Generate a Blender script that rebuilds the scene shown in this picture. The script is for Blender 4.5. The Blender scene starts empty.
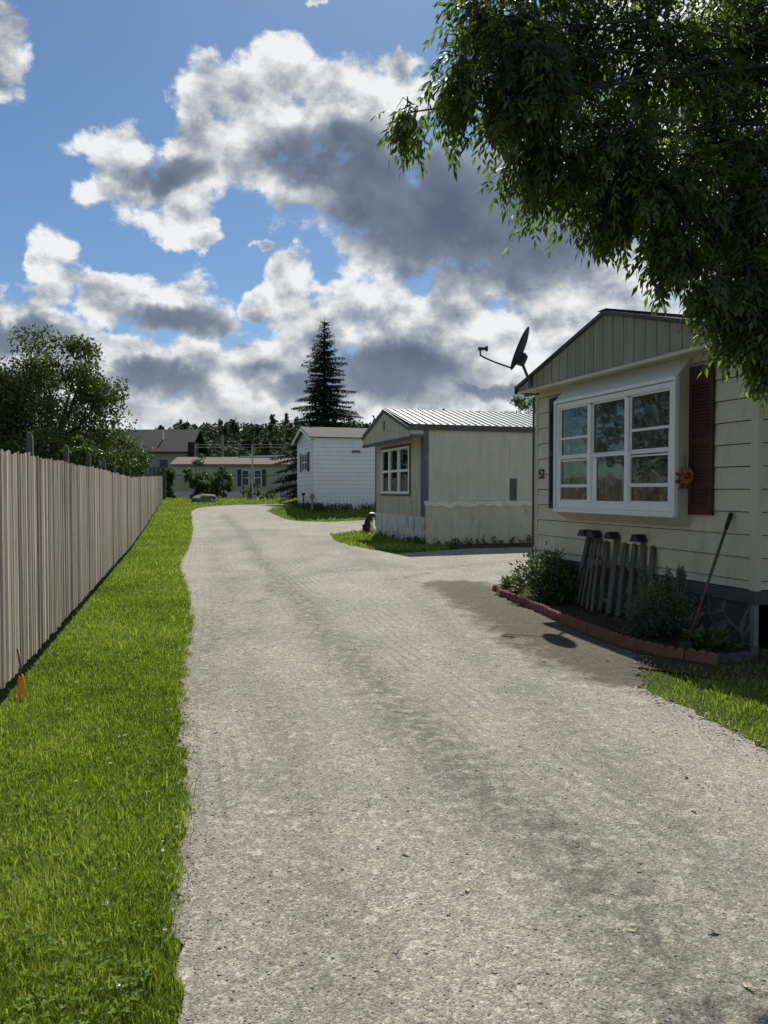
import bpy, bmesh, math, random
import numpy as np
from mathutils import Vector, Matrix, geometry
R = math.radians
rng = np.random.default_rng(7)
random.seed(7)
sc = bpy.context.scene
COL = sc.collection
EYE = 1.55

# ------------------------------------------------------------------ terrain
LY = [-50, 0, 19, 28, 40, 51, 60, 2000]; LZ = [0, 0, .02, .18, .53, .87, .95, 1.0]
RY = [-50, 0, 14, 20, 29, 33.6, 36.4, 45, 55, 2000]; RZ = [0, 0, .02, .12, .17, .24, .58, .75, .9, 1.0]
def fence_x(y): return -2.76 - .262*(y - 5.54)
def gz(x, y):
    x = np.asarray(x, float); y = np.asarray(y, float)
    w = np.clip((x - fence_x(y))/7.0, 0, 1); w = w*w*(3 - 2*w)
    z = np.interp(y, LY, LZ)*(1 - w) + np.interp(y, RY, RZ)*w
    return z
def G(px, py, dz=0.0):
    "a point of the ground seen at this place of the photograph"
    u = (px - 384)/770; k = (py - 490)/770
    Y = EYE/k
    lo, hi = 1.0, 400.0
    for _ in range(60):
        m = (lo + hi)/2
        if (EYE - (gz(u*m, m) + dz))/m > k: lo = m
        else: hi = m
    return (u*lo, lo)
def inpoly(x, y, poly):
    x = np.asarray(x); y = np.asarray(y)
    ins = np.zeros(x.shape, bool); n = len(poly)
    for i in range(n):
        x1, y1 = poly[i]; x2, y2 = poly[(i+1) % n]
        c = ((y1 > y) != (y2 > y))
        with np.errstate(divide='ignore', invalid='ignore'):
            xi = (x2 - x1)*(y - y1)/((y2 - y1) if y2 != y1 else 1e-9) + x1
        ins ^= c & (x < xi)
    return ins
def polydist(x, y, pts):
    d = np.full(np.shape(x), 1e9)
    for (x1, y1), (x2, y2) in zip(pts[:-1], pts[1:]):
        vx, vy = x2-x1, y2-y1; L = vx*vx+vy*vy
        t = np.clip(((x-x1)*vx + (y-y1)*vy)/L, 0, 1)
        d = np.minimum(d, np.hypot(x-x1-t*vx, y-y1-t*vy))
    return d

# ------------------------------------------------------------------ materials
def newmat(name):
    m = bpy.data.materials.new(name); m.use_nodes = True
    nt = m.node_tree; nt.nodes.clear()
    out = nt.nodes.new('ShaderNodeOutputMaterial')
    return m, nt, out
class NB:
    def __init__(s, nt): s.nt = nt
    def n(s, t, **kw):
        nd = s.nt.nodes.new(t)
        for k, v in kw.items(): setattr(nd, k, v)
        return nd
    def l(s, a, b): s.nt.links.new(a, b)
    def sock(s, inp, v):
        if isinstance(v, (int, float)): inp.default_value = v
        elif isinstance(v, (tuple, list)):
            inp.default_value = tuple(v) if len(inp.default_value) == len(v) else (*v, 1)
        else: s.l(v, inp)
    def math(s, op, a, b=0.0, c=0.0, clamp=False):
        nd = s.n('ShaderNodeMath', operation=op, use_clamp=clamp)
        s.sock(nd.inputs[0], a); s.sock(nd.inputs[1], b); s.sock(nd.inputs[2], c)
        return nd.outputs[0]
    def vm(s, op, a, b=(0, 0, 0)):
        nd = s.n('ShaderNodeVectorMath', operation=op)
        s.sock(nd.inputs[0], a)
        s.sock(nd.inputs[1], b)
        return nd.outputs['Value'] if op in ('DOT_PRODUCT', 'LENGTH', 'DISTANCE') else nd.outputs[0]
    def noise(s, vec, scale, detail=4, rough=.55, dist=0.0):
        nd = s.n('ShaderNodeTexNoise'); s.l(vec, nd.inputs['Vector'])
        nd.inputs['Scale'].default_value = scale; nd.inputs['Detail'].default_value = detail
        nd.inputs['Roughness'].default_value = rough; nd.inputs['Distortion'].default_value = dist
        return nd
    def vor(s, vec, scale, feature='F1', rand=1.0):
        nd = s.n('ShaderNodeTexVoronoi', feature=feature); s.l(vec, nd.inputs['Vector'])
        nd.inputs['Scale'].default_value = scale; nd.inputs['Randomness'].default_value = rand
        return nd
    def ramp(s, fac, stops, interp='LINEAR'):
        nd = s.n('ShaderNodeValToRGB'); s.sock(nd.inputs[0], fac)
        cr = nd.color_ramp; cr.interpolation = interp
        while len(cr.elements) < len(stops): cr.elements.new(.5)
        for e, (p, c) in zip(cr.elements, stops):
            e.position = p; e.color = (*c, 1) if len(c) == 3 else c
        return nd.outputs[0]
    def mix(s, fac, a, b, mode='MIX'):
        nd = s.n('ShaderNodeMix', data_type='RGBA', blend_type=mode)
        s.sock(nd.inputs['Factor'], fac); s.sock(nd.inputs[6], a); s.sock(nd.inputs[7], b)
        return nd.outputs[2]
    def sstep(s, v, a, b):
        nd = s.n('ShaderNodeMapRange', interpolation_type='SMOOTHSTEP')
        s.sock(nd.inputs[0], v); nd.inputs[1].default_value = a; nd.inputs[2].default_value = b
        return nd.outputs[0]
    def coord(s, which='Object', scale=None):
        c = s.n('ShaderNodeTexCoord').outputs[which]
        if scale: c = s.vm('MULTIPLY', c, scale)
        return c
    def attr(s, name): return s.n('ShaderNodeAttribute', attribute_name=name).outputs['Fac']
    def bump(s, h, strength=.5, dist=.01):
        nd = s.n('ShaderNodeBump'); s.sock(nd.inputs['Height'], h)
        nd.inputs['Strength'].default_value = strength; nd.inputs['Distance'].default_value = dist
        return nd.outputs[0]
    def bsdf(s, col, rough=.8, spec=.3, metal=0.0, normal=None):
        nd = s.n('ShaderNodeBsdfPrincipled')
        s.sock(nd.inputs['Base Color'], col); s.sock(nd.inputs['Roughness'], rough)
        nd.inputs['Specular IOR Level'].default_value = spec; nd.inputs['Metallic'].default_value = metal
        if normal is not None: s.l(normal, nd.inputs['Normal'])
        return nd.outputs[0]

def pm(name, c1, c2, scale=3., rough=.7, bump=.15, bscale=60., stretch=(1, 1, 1), metal=0., spec=.3, stain=None, sscale=(2, 2, .35), sth=(.55, .75), rnd=0., bdist=.004):
    m, nt, out = newmat(name); b = NB(nt)
    co = b.coord('Object', stretch)
    n1 = b.noise(co, scale, 6, .6).outputs[0]
    col = b.ramp(n1, [(.3, c1), (.7, c2)])
    if rnd:
        a = b.attr('rnd')
        col = b.mix(1.0, col, b.ramp(a, [(0, (1-rnd,)*3), (1, (1+rnd*.5,)*3)]), 'MULTIPLY')
    if stain:
        s = b.noise(b.coord('Object', sscale), 3., 8, .65).outputs[0]
        col = b.mix(b.sstep(s, *sth), col, stain)
    n2 = b.noise(co, bscale, 4, .6).outputs[0]
    r = b.math('MULTIPLY_ADD', n1, .25, rough - .12)
    b.l(b.bsdf(col, r, spec, metal, b.bump(n2, bump, bdist)), out.inputs[0])
    return m

def leafmat(name, cols, trans=.35, rough=.55, spec=.25, nscale=1.5, tcol=None):
    m, nt, out = newmat(name); b = NB(nt)
    a = b.attr('rnd'); n = b.noise(b.coord('Object'), nscale, 3).outputs[0]
    f = b.math('ADD', b.math('MULTIPLY', a, .75), b.math('MULTIPLY_ADD', n, .7, -.22), clamp=True)
    k = len(cols) - 1
    col = b.ramp(f, [(i/k, c) for i, c in enumerate(cols)])
    p = b.bsdf(col, rough, spec)
    t = b.n('ShaderNodeBsdfTranslucent')
    b.l(b.mix(1.0, col, tcol or (1.25, 1.35, .7), 'MULTIPLY'), t.inputs[0])
    mx = b.n('ShaderNodeMixShader'); mx.inputs[0].default_value = trans
    b.l(p, mx.inputs[1]); b.l(t.outputs[0], mx.inputs[2]); b.l(mx.outputs[0], out.inputs[0])
    return m

def gravelmat():
    m, nt, out = newmat('gravel'); b = NB(nt)
    co = b.coord('Object')
    v1 = b.vor(co, 105); v2 = b.vor(co, 230); v3 = b.vor(co, 26)
    g1 = b.n('ShaderNodeSeparateColor'); b.l(v1.outputs['Color'], g1.inputs[0])
    g2 = b.n('ShaderNodeSeparateColor'); b.l(v2.outputs['Color'], g2.inputs[0])
    s1 = b.ramp(g1.outputs[0], [(0, (.10, .093, .077)), (.4, (.226, .214, .182)), (.8, (.326, .311, .268)), (1, (.60, .585, .51))])
    s2 = b.ramp(g2.outputs[0], [(0, (.115, .108, .09)), (.6, (.262, .249, .213)), (1, (.437, .419, .367))])
    col = b.mix(.5, s1, s2)
    g3 = b.n('ShaderNodeSeparateColor'); b.l(v3.outputs['Color'], g3.inputs[0])
    col = b.mix(b.math('MULTIPLY', b.sstep(g3.outputs[1], .96, .97), .3), col, (.56, .545, .52))
    col = b.mix(1.0, col, b.ramp(g3.outputs[0], [(0, (.86, .86, .86)), (1, (1.14, 1.14, 1.13))]), 'MULTIPLY')
    fr_ = b.noise(co, 40., 7, .8).outputs[0]
    col = b.mix(1.0, col, b.ramp(fr_, [(.34, (.88, .88, .88)), (.5, (1., 1., 1.)), (.66, (1.12, 1.12, 1.11))]), 'MULTIPLY')
    macro = b.noise(co, .55, 5, .6).outputs[0]
    col = b.mix(1.0, col, b.ramp(macro, [(.3, (.84, .86, .87)), (.5, (1.02, 1.02, 1.0)), (.7, (1.16, 1.14, 1.09))]), 'MULTIPLY')
    mid = b.noise(b.coord('Object', (1, .35, 1)), 3.2, 6, .65).outputs[0]
    col = b.mix(1.0, col, b.ramp(mid, [(.3, (.90, .90, .90)), (.7, (1.06, 1.055, 1.05))]), 'MULTIPLY')
    tr = b.attr('track'); nz = b.noise(co, 9., 5, .7).outputs[0]
    tf = b.math('MULTIPLY', tr, b.sstep(nz, .36, .58))
    col = b.mix(b.math('MULTIPLY', tf, .9), col, b.mix(1.0, col, (.42, .42, .41), 'MULTIPLY'))
    d = b.attr('dirt'); df = b.sstep(b.math('ADD', d, b.math('MULTIPLY_ADD', b.noise(co, 3.5, 8, .75).outputs[0], 1.8, -.9)), .2, .8)
    dcol = b.mix(1.0, col, b.mix(b.noise(co, 6., 5, .7).outputs[0], (.16, .138, .105), (.36, .32, .26)), 'MULTIPLY')
    col = b.mix(b.math('MULTIPLY', df, .94), col, dcol)
    # fine tread lines following the bends
    w = b.attr('tread')
    line = b.math('SINE', b.math('MULTIPLY_ADD', w, 62., b.math('MULTIPLY', nz, 5.)))
    tl = b.sstep(line, .2, .95)
    pz = b.sstep(b.noise(b.coord('Object', (1, .22, 1)), .9, 3).outputs[0], .47, .6)
    tl = b.math('MULTIPLY', tl, pz)
    col = b.mix(b.math('MULTIPLY', tl, .36), col, (.11, .105, .088))
    # ragged damp patches
    h = b.math('ADD', b.math('MULTIPLY', v1.outputs['Distance'], -.9), b.math('MULTIPLY', v2.outputs['Distance'], -.4))
    h = b.math('ADD', h, b.math('MULTIPLY', mid, 1.2)); h = b.math('SUBTRACT', h, b.math('MULTIPLY', tl, .6))
    b.l(b.bsdf(col, .88, .25, 0, b.bump(h, .5, .009)), out.inputs[0])
    return m

def groundmat():
    m, nt, out = newmat('turf'); b = NB(nt)
    co = b.coord('Object')
    n1 = b.noise(co, .35, 5, .6).outputs[0]; n2 = b.noise(co, 14, 6, .75).outputs[0]; n3 = b.noise(co, 70, 3, .7).outputs[0]
    c = b.ramp(n1, [(.3, (.10, .145, .02)), (.7, (.18, .235, .035))])
    c = b.mix(b.sstep(n2, .3, .75), (.03, .042, .010), c); c = b.mix(b.math('MULTIPLY', b.sstep(n3, .5, .3), .6), c, (.03, .03, .012))
    c = b.mix(b.sstep(n3, .62, .8), c, (.19, .24, .05))
    b.l(b.bsdf(c, .9, .1, 0, b.bump(b.math('ADD', n2, n3), .9, .05)), out.inputs[0])
    return m

def soilmat():
    m, nt, out = newmat('soil'); b = NB(nt)
    co = b.coord('Object')
    n = b.noise(co, 18, 8, .7).outputs[0]; v = b.vor(co, 45)
    c = b.ramp(n, [(.3, (.035, .026, .019)), (.7, (.1, .078, .056))])
    b.l(b.bsdf(c, .95, .1, 0, b.bump(b.math('ADD', n, v.outputs['Distance']), .8, .03)), out.inputs[0])
    return m

def woodmat(name='weathered_wood', a=(.19, .165, .14), c=(.36, .325, .285), dark=(.075, .062, .05), rnd=.45, br=1.):
    m, nt, out = newmat(name); b = NB(nt)
    at = b.attr('rnd')
    co = b.coord('Object', (1, 1, .05))
    off = b.n('ShaderNodeCombineXYZ'); b.l(b.math('MULTIPLY', at, 40.), off.inputs[0]); b.l(b.math('MULTIPLY', at, 17.), off.inputs[2])
    co = b.vm('ADD', co, off.outputs[0])
    g = b.noise(co, 90, 5, .65).outputs[0]; g2 = b.noise(co, 22, 4, .6).outputs[0]
    col = b.ramp(g2, [(.3, a), (.7, c)])
    col = b.mix(b.math('MULTIPLY', b.sstep(g, .55, .75), .65), col, dark)
    big = b.noise(b.coord('Object', (1, 1, .35)), 2.2, 5).outputs[0]
    col = b.mix(b.math('MULTIPLY', b.sstep(big, .5, .75), .4), col, (a[0]*.75, a[1]*.72, a[2]*.68))
    col = b.mix(1.0, col, b.ramp(at, [(0, (1-rnd,)*3), (.6, (1, .98, .96)), (1, (1+rnd*.45,)*3)]), 'MULTIPLY')
    kn = b.vor(b.vm('ADD', b.coord('Object', (9, 9, 2.4)), off.outputs[0]), 1.0)
    col = b.mix(b.math('MULTIPLY', b.sstep(kn.outputs['Distance'], .12, .05), .7), col, dark)
    b.l(b.bsdf(col, .85, .2, 0, b.bump(g, .5, .004)), out.inputs[0])
    return m

def stonemat():
    m, nt, out = newmat('stone_skirting'); b = NB(nt)
    co = b.coord('Object'); w = b.noise(co, 5, 3)
    co2 = b.vm('ADD', co, b.vm('MULTIPLY', w.outputs['Color'], (.12, .12, .12)))
    v = b.vor(co2, 3.1, 'DISTANCE_TO_EDGE'); vc = b.vor(co2, 3.1)
    n = b.noise(co, 34, 6, .7).outputs[0]
    g = b.n('ShaderNodeSeparateColor'); b.l(vc.outputs['Color'], g.inputs[0])
    col = b.ramp(g.outputs[0], [(0, (.06, .058, .052)), (1, (.115, .11, .1))])
    col = b.mix(b.math('MULTIPLY', b.sstep(n, .4, .7), .6), col, (.055, .054, .05))
    mo = b.sstep(v.outputs['Distance'], .075, .035)
    col = b.mix(mo, col, (.17, .165, .15))
    h = b.math('ADD', b.math('MULTIPLY', mo, 1.2), n)
    b.l(b.bsdf(col, .85, .2, 0, b.bump(h, .7, .02)), out.inputs[0])
    return m

def glassmat(name, tint=(.62, .66, .66), refl=1.0):
    m, nt, out = newmat(name); b = NB(nt)
    tr = b.n('ShaderNodeBsdfTransparent'); tr.inputs[0].default_value = (*tint, 1)
    gl = b.n('ShaderNodeBsdfGlossy'); gl.inputs['Roughness'].default_value = .03
    gl.inputs[0].default_value = (refl,)*3 + (1,)
    fr = b.n('ShaderNodeFresnel'); fr.inputs[0].default_value = 1.5
    nz = b.noise(b.coord('Object'), 1.3, 2).outputs[0]
    b.l(b.bump(nz, .06, .1), gl.inputs['Normal'])
    mx = b.n('ShaderNodeMixShader'); b.l(b.math('MULTIPLY_ADD', fr.outputs[0], .33, .0, clamp=True), mx.inputs[0])
    b.l(tr.outputs[0], mx.inputs[1]); b.l(gl.outputs[0], mx.inputs[2]); b.l(mx.outputs[0], out.inputs[0])
    return m

def lacemat():
    m, nt, out = newmat('lace'); b = NB(nt)
    co = b.coord('Object')
    v = b.vor(co, 9, 'DISTANCE_TO_EDGE'); v2 = b.vor(co, 55, 'DISTANCE_TO_EDGE'); n = b.noise(co, 3, 3, .6).outputs[0]
    fl = b.math('MAXIMUM', b.sstep(v.outputs['Distance'], .10, .03), b.math('MULTIPLY', b.sstep(n, .5, .62), .8))
    fac = b.math('MULTIPLY_ADD', fl, .5, .42)
    d = b.n('ShaderNodeBsdfDiffuse'); d.inputs[0].default_value = (.78, .77, .73, 1)
    tl = b.n('ShaderNodeBsdfTranslucent'); tl.inputs[0].default_value = (.7, .7, .66, 1)
    a = b.n('ShaderNodeAddShader'); b.l(d.outputs[0], a.inputs[0]); b.l(tl.outputs[0], a.inputs[1])
    tr = b.n('ShaderNodeBsdfTransparent')
    mx = b.n('ShaderNodeMixShader'); b.l(fac, mx.inputs[0]); b.l(tr.outputs[0], mx.inputs[1]); b.l(d.outputs[0], mx.inputs[2])
    b.l(mx.outputs[0], out.inputs[0])
    return m

M = {}
M['gravel'] = gravelmat(); M['turf'] = groundmat(); M['soil'] = soilmat()
M['fencewood'] = woodmat(a=(.43, .375, .31), c=(.70, .63, .53), dark=(.14, .11, .08), rnd=.55)
M['postwood'] = woodmat('dark_wood', (.075, .08, .07), (.15, .15, .13), (.03, .03, .028), .2)
M['greywood'] = woodmat('grey_picket_wood', (.085, .08, .07), (.17, .158, .14), (.04, .035, .03), .3)
M['siding'] = pm('beige_siding', (.52, .50, .395), (.58, .56, .45), 2.5, .55, .12, 120, stain=(.30, .28, .215), sscale=(1.5, 1.5, .5), sth=(.5, .9))
M['gablewood'] = pm('grey_gable_panel', (.25, .235, .185), (.33, .31, .25), 5, .75, .4, 60, (1, 1, .12), stain=(.15, .14, .115), sscale=(4, 4, .4), sth=(.45, .85))
M['white'] = pm('white_vinyl', (.70, .72, .73), (.76, .78, .79), 3, .4, .04, 50, stain=(.62, .62, .58), sth=(.62, .95))
M['trim'] = pm('dark_trim', (.06, .062, .062), (.1, .1, .098), 6, .6, .2)
M['greytrim'] = pm('grey_trim', (.15, .15, .14), (.22, .22, .2), 6, .6, .2)
M['shutter'] = pm('dark_red_shutter', (.052, .021, .017), (.075, .03, .024), 8, .55, .15)
M['blackshutter'] = pm('black_shutter', (.016, .018, .022), (.03, .032, .036), 8, .5, .15)
M['stone'] = stonemat()
M['shingle'] = pm('grey_shingle', (.065, .068, .07), (.12, .122, .12), 14, .9, .8, 50, bdist=.02)
M['brownshingle'] = pm('brown_shingle', (.12, .088, .075), (.18, .14, .115), 9, .9, .6, 30)
M['darkshingle'] = pm('charcoal_shingle', (.014, .015, .019), (.028, .029, .035), 3, .9, .6, 30)
M['metalroof'] = pm('ribbed_metal', (.22, .235, .245), (.31, .325, .335), 3, .6, .05, 30, metal=.1, spec=.25)
M['darkmetal'] = pm('dark_metal', (.035, .036, .04), (.06, .062, .066), 8, .45, .1, spec=.5)
M['dishmetal'] = pm('dish_paint', (.05, .053, .058), (.08, .083, .09), 8, .7, .1, spec=.2)
M['t111'] = pm('beige_panel', (.455, .44, .375), (.535, .515, .44), 3.5, .7, .3, 60, (1, 1, .25), stain=(.34, .33, .27), sscale=(3, 3, .3), sth=(.48, .8))
M['t111dirty'] = pm('stained_panel', (.44, .415, .335), (.54, .51, .41), 3.5, .75, .3, 60, (1, 1, .2), stain=(.14, .14, .115), sscale=(6.5, 6.5, .25), sth=(.51, .7))
M['skirt'] = pm('weathered_skirt', (.45, .44, .355), (.55, .535, .43), 3, .75, .3, 60, (1, 1, .3), stain=(.19, .19, .14), sscale=(2.2, 2.2, .8), sth=(.5, .75))
M['foam'] = pm('torn_white_foam', (.55, .54, .47), (.74, .73, .65), 7, .8, .8, 20, stain=(.3, .3, .26), sscale=(4, 4, 4), bdist=.02)
M['bluepost'] = pm('slate_blue_paint', (.075, .09, .12), (.12, .14, .175), 5, .65, .2)
M['whiteskirt'] = pm('stained_white_skirt', (.55, .57, .54), (.72, .73, .71), 3, .7, .3, 40, stain=(.10, .115, .08), sscale=(5, 5, .4), sth=(.5, .68))
M['whitesiding'] = pm('white_siding', (.68, .71, .74), (.74, .77, .80), 1.2, .5, .05, 50, stain=(.6, .61, .61), sscale=(1, 1, .6), sth=(.5, .9))
M['palegreen'] = pm('pale_green_siding', (.37, .41, .33), (.43, .47, .38), 1.2, .6, .1, 50)
M['barnwall'] = pm('barn_wall', (.24, .23, .21), (.32, .31, .28), 1.0, .8, .1, 10)
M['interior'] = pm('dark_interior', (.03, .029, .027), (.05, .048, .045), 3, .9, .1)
M['glass'] = glassmat('window_glass', (.66, .69, .68)); M['screen'] = glassmat('screened_glass', (.42, .44, .43), .5)
M['lace'] = lacemat()
M['brick'] = pm('red_edging', (.17, .075, .06), (.27, .13, .11), 9, .9, .6, 60, rnd=.25, stain=(.16, .12, .1), sscale=(6, 6, 6), bdist=.01)
M['greybrick'] = pm('grey_edging', (.06, .057, .052), (.11, .105, .095), 9, .9, .6, 60, rnd=.25, bdist=.01)
M['bark'] = pm('bark', (.035, .03, .024), (.08, .068, .055), 6, .9, .9, 25, (1, 1, .25), bdist=.03)
M['orange'] = pm('orange_plastic', (.85, .25, .02), (.92, .33, .035), 8, .4, .05)
M['redhandle'] = pm('worn_red_handle', (.07, .03, .023), (.15, .095, .075), 12, .6, .2, 50, (1, 1, .3))
M['black'] = pm('black_rubber', (.012, .012, .012), (.025, .025, .025), 10, .6, .1)
M['ceramicwhite'] = pm('white_glaze', (.7, .7, .68), (.8, .8, .78), 8, .4, .1)
M['pole'] = pm('grey_pole', (.16, .155, .14), (.26, .25, .23), 4, .8, .3)
M['rock'] = pm('boulder', (.10, .097, .09), (.19, .185, .17), 4, .9, .9, 12, bdist=.05)
M['flower'] = pm('dried_flower', (.10, .02, .012), (.22, .06, .025), 30, .8, .4)
M['flowertan'] = pm('tan_petal', (.25, .10, .05), (.42, .27, .15), 30, .8, .4)
M['flagred'] = pm('faded_red_cloth', (.22, .04, .05), (.35, .08, .08), 8, .9, .1)
M['drygrass'] = pm('dry_leaf', (.48, .43, .28), (.62, .57, .42), 30, .7, .2)
M['grass'] = leafmat('grass_blade', [(.065, .10, .018), (.155, .22, .03), (.26, .34, .05), (.46, .47, .2)], .45, .45, .3, .8, (1.3, 1.3, .8))
M['clover'] = leafmat('clover_leaf', [(.06, .12, .02), (.14, .23, .04), (.22, .3, .08)], .35, .8, .08, 2)
M['ashleaf'] = leafmat('near_tree_leaf', [(.024, .044, .018), (.042, .072, .026), (.072, .108, .036), (.16, .20, .06)], .52, .42, .4, .6, (2.3, 2.4, .8))
M['mapleleaf'] = leafmat('far_tree_leaf', [(.04, .06, .022), (.085, .115, .036), (.16, .19, .06)], .25, .6, .2, .5)
M['spruce'] = leafmat('spruce_needles', [(.012, .022, .014), (.022, .038, .024), (.04, .06, .035)], .08, .7, .15, .8)
M['forest'] = leafmat('forest_leaf', [(.032, .05, .028), (.052, .078, .038), (.08, .11, .05)], .12, .8, .1, .04)
M['shrub'] = leafmat('shrub_leaf', [(.03, .055, .016), (.07, .115, .03), (.13, .18, .05)], .3, .5, .25, 1.)
M['juniper'] = leafmat('grey_green_leaf', [(.065, .075, .055), (.12, .135, .10), (.22, .235, .18)], .15, .6, .2, 4)
M['varieg'] = leafmat('variegated_leaf', [(.035, .05, .025), (.07, .09, .045), (.12, .15, .08), (.42, .43, .28)], .25, .5, .25, 3)
M['hosta'] = leafmat('hosta_leaf', [(.05, .08, .03), (.1, .13, .06), (.2, .22, .13)], .3, .45, .3, 6)

# ------------------------------------------------------------------ mesh helpers
def npmesh(name, V, F, mats, rnd=None, attrs=None, smooth=False, mi=None):
    V = np.asarray(V, np.float32); F = np.asarray(F, np.int32); k = F.shape[1]
    me = bpy.data.meshes.new(name)
    me.vertices.add(len(V)); me.vertices.foreach_set('co', V.ravel())
    me.loops.add(F.size); me.loops.foreach_set('vertex_index', F.ravel())
    me.polygons.add(len(F)); me.polygons.foreach_set('loop_start', np.arange(0, F.size, k, dtype=np.int32))
    me.polygons.foreach_set('loop_total', np.full(len(F), k, np.int32))
    if smooth: me.polygons.foreach_set('use_smooth', np.ones(len(F), bool))
    if mi is not None: me.polygons.foreach_set('material_index', np.asarray(mi, np.int32))
    for n, a in dict(attrs or {}, **({'rnd': rnd} if rnd is not None else {})).items():
        at = me.attributes.new(n, 'FLOAT', 'POINT'); at.data.foreach_set('value', np.asarray(a, np.float32))
    me.update(calc_edges=True)
    for m in mats: me.materials.append(m)
    return me

class MB:
    def __init__(s): s.v = []; s.f = []; s.m = []; s.r = []; s.cm = 0; s.cr = .5
    def add(s, vs, fs):
        o = len(s.v); s.v += [tuple(map(float, v)) for v in vs]; s.r += [s.cr]*len(vs)
        for f in fs: s.f.append(tuple(o + i for i in f)); s.m.append(s.cm)
    def box(s, x0, x1, y0, y1, z0, z1):
        s.add([(x0,y0,z0),(x1,y0,z0),(x1,y1,z0),(x0,y1,z0),(x0,y0,z1),(x1,y0,z1),(x1,y1,z1),(x0,y1,z1)],
              [(3,2,1,0),(4,5,6,7),(0,1,5,4),(1,2,6,5),(2,3,7,6),(3,0,4,7)])
    def hexa(s, p):   # 8 corners in box order
        s.add(p, [(3,2,1,0),(4,5,6,7),(0,1,5,4),(1,2,6,5),(2,3,7,6),(3,0,4,7)])
    def prism(s, poly, a, b):
        "poly: list of 3D points; extruded by the vector b-a"
        n = len(poly); d = Vector(b) - Vector(a)
        vs = [Vector(p) for p in poly] + [Vector(p) + d for p in poly]
        s.add(vs, [tuple(range(n))[::-1], tuple(range(n, 2*n))] + [(i, (i+1) % n, n + (i+1) % n, n + i) for i in range(n)])
    def tube(s, pts, rad, n=8, cap=True):
        pts = [Vector(p) for p in pts]
        if isinstance(rad, (int, float)): rad = [rad]*len(pts)
        rings = []; up = Vector((0.13, .31, .94))
        for i, p in enumerate(pts):
            t = (pts[min(i+1, len(pts)-1)] - pts[max(i-1, 0)]).normalized()
            a = t.cross(up)
            if a.length < .05: a = t.cross(Vector((1, 0, 0)))
            a.normalize(); b = t.cross(a)
            rings.append([p + (a*math.cos(2*math.pi*k/n) + b*math.sin(2*math.pi*k/n))*rad[i] for k in range(n)])
        vs = [v for r in rings for v in r]
        fs = [(i*n+k, i*n+(k+1) % n, (i+1)*n+(k+1) % n, (i+1)*n+k) for i in range(len(pts)-1) for k in range(n)]
        if cap: fs += [tuple(range(n))[::-1], tuple(range((len(pts)-1)*n, len(pts)*n))]
        s.add(vs, fs)
    def build(s, name, mats, parent=None, origin=None, smooth=False, bevel=0, wp=None):
        if not isinstance(mats, (list, tuple)): mats = [mats]
        me = bpy.data.meshes.new(name)
        o0 = Vector(origin) if origin is not None else Vector((0, 0, 0))
        if wp is not None: o0 = Vector(wp)
        me.from_pydata([tuple(Vector(v) - o0) for v in s.v], [], s.f); me.update()
        me.polygons.foreach_set('material_index', s.m)
        at = me.attributes.new('rnd', 'FLOAT', 'POINT'); at.data.foreach_set('value', s.r)
        for m in mats: me.materials.append(m)
        bm = bmesh.new(); bm.from_mesh(me); bmesh.ops.recalc_face_normals(bm, faces=bm.faces); bm.to_mesh(me); bm.free()
        if smooth: me.polygons.foreach_set('use_smooth', [True]*len(me.polygons))
        ob = bpy.data.objects.new(name, me); COL.objects.link(ob)
        if parent: ob.parent = parent
        if origin is not None: ob.location = origin
        if bevel:
            md = ob.modifiers.new('bevel', 'BEVEL'); md.width = bevel; md.segments = 2; md.limit_method = 'ANGLE'
        return ob
def tag(o, label=None, cat=None, group=None, kind=None):
    if label: o['label'] = label
    if cat: o['category'] = cat
    if group: o['group'] = group
    if kind: o['kind'] = kind
    return o
def empty(name, loc, rz, label, cat, group=None):
    e = bpy.data.objects.new(name, None); COL.objects.link(e)
    e.location = loc; e.rotation_euler = (0, 0, rz); e.empty_display_size = .2
    return tag(e, label, cat, group)
def link(name, me, parent=None, loc=None):
    o = bpy.data.objects.new(name, me); COL.objects.link(o)
    if parent: o.parent = parent
    if loc is not None: o.location = loc
    return o

def unit(v): return v/np.maximum(np.linalg.norm(v, axis=1, keepdims=True), 1e-9)
def leaves(P, D, N, L, W, fold=.15, droop=.0, quad=False):
    "leaf shaped faces: P base, D direction, N upward side, L length, W width -> verts, tris"
    D = unit(D); S = unit(np.cross(D, N)); N2 = unit(np.cross(S, D)); n = len(P)
    L = np.broadcast_to(L, (n,))[:, None]; W = np.broadcast_to(W, (n,))[:, None]
    b = P; c = P + D*L*.45 - N2*W*fold; l = P + D*L*.42 + S*W*.5; r = P + D*L*.42 - S*W*.5
    t = P + D*L - N2*L*droop
    if quad:
        V = np.stack([b, l, t, r], 1).reshape(-1, 3)
        F = (np.arange(n)*4)[:, None, None] + np.array([[0, 1, 2], [0, 2, 3]])
        return V, F.reshape(-1, 3), 4
    V = np.stack([b, l, c, r, t], 1).reshape(-1, 3)
    F = (np.arange(n)*5)[:, None, None] + np.array([[0, 2, 1], [1, 2, 4], [0, 3, 2], [2, 3, 4]])
    return V, F.reshape(-1, 3), 5
def rdir(n, r=None): return unit((r or rng).normal(size=(n, 3)))

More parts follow.
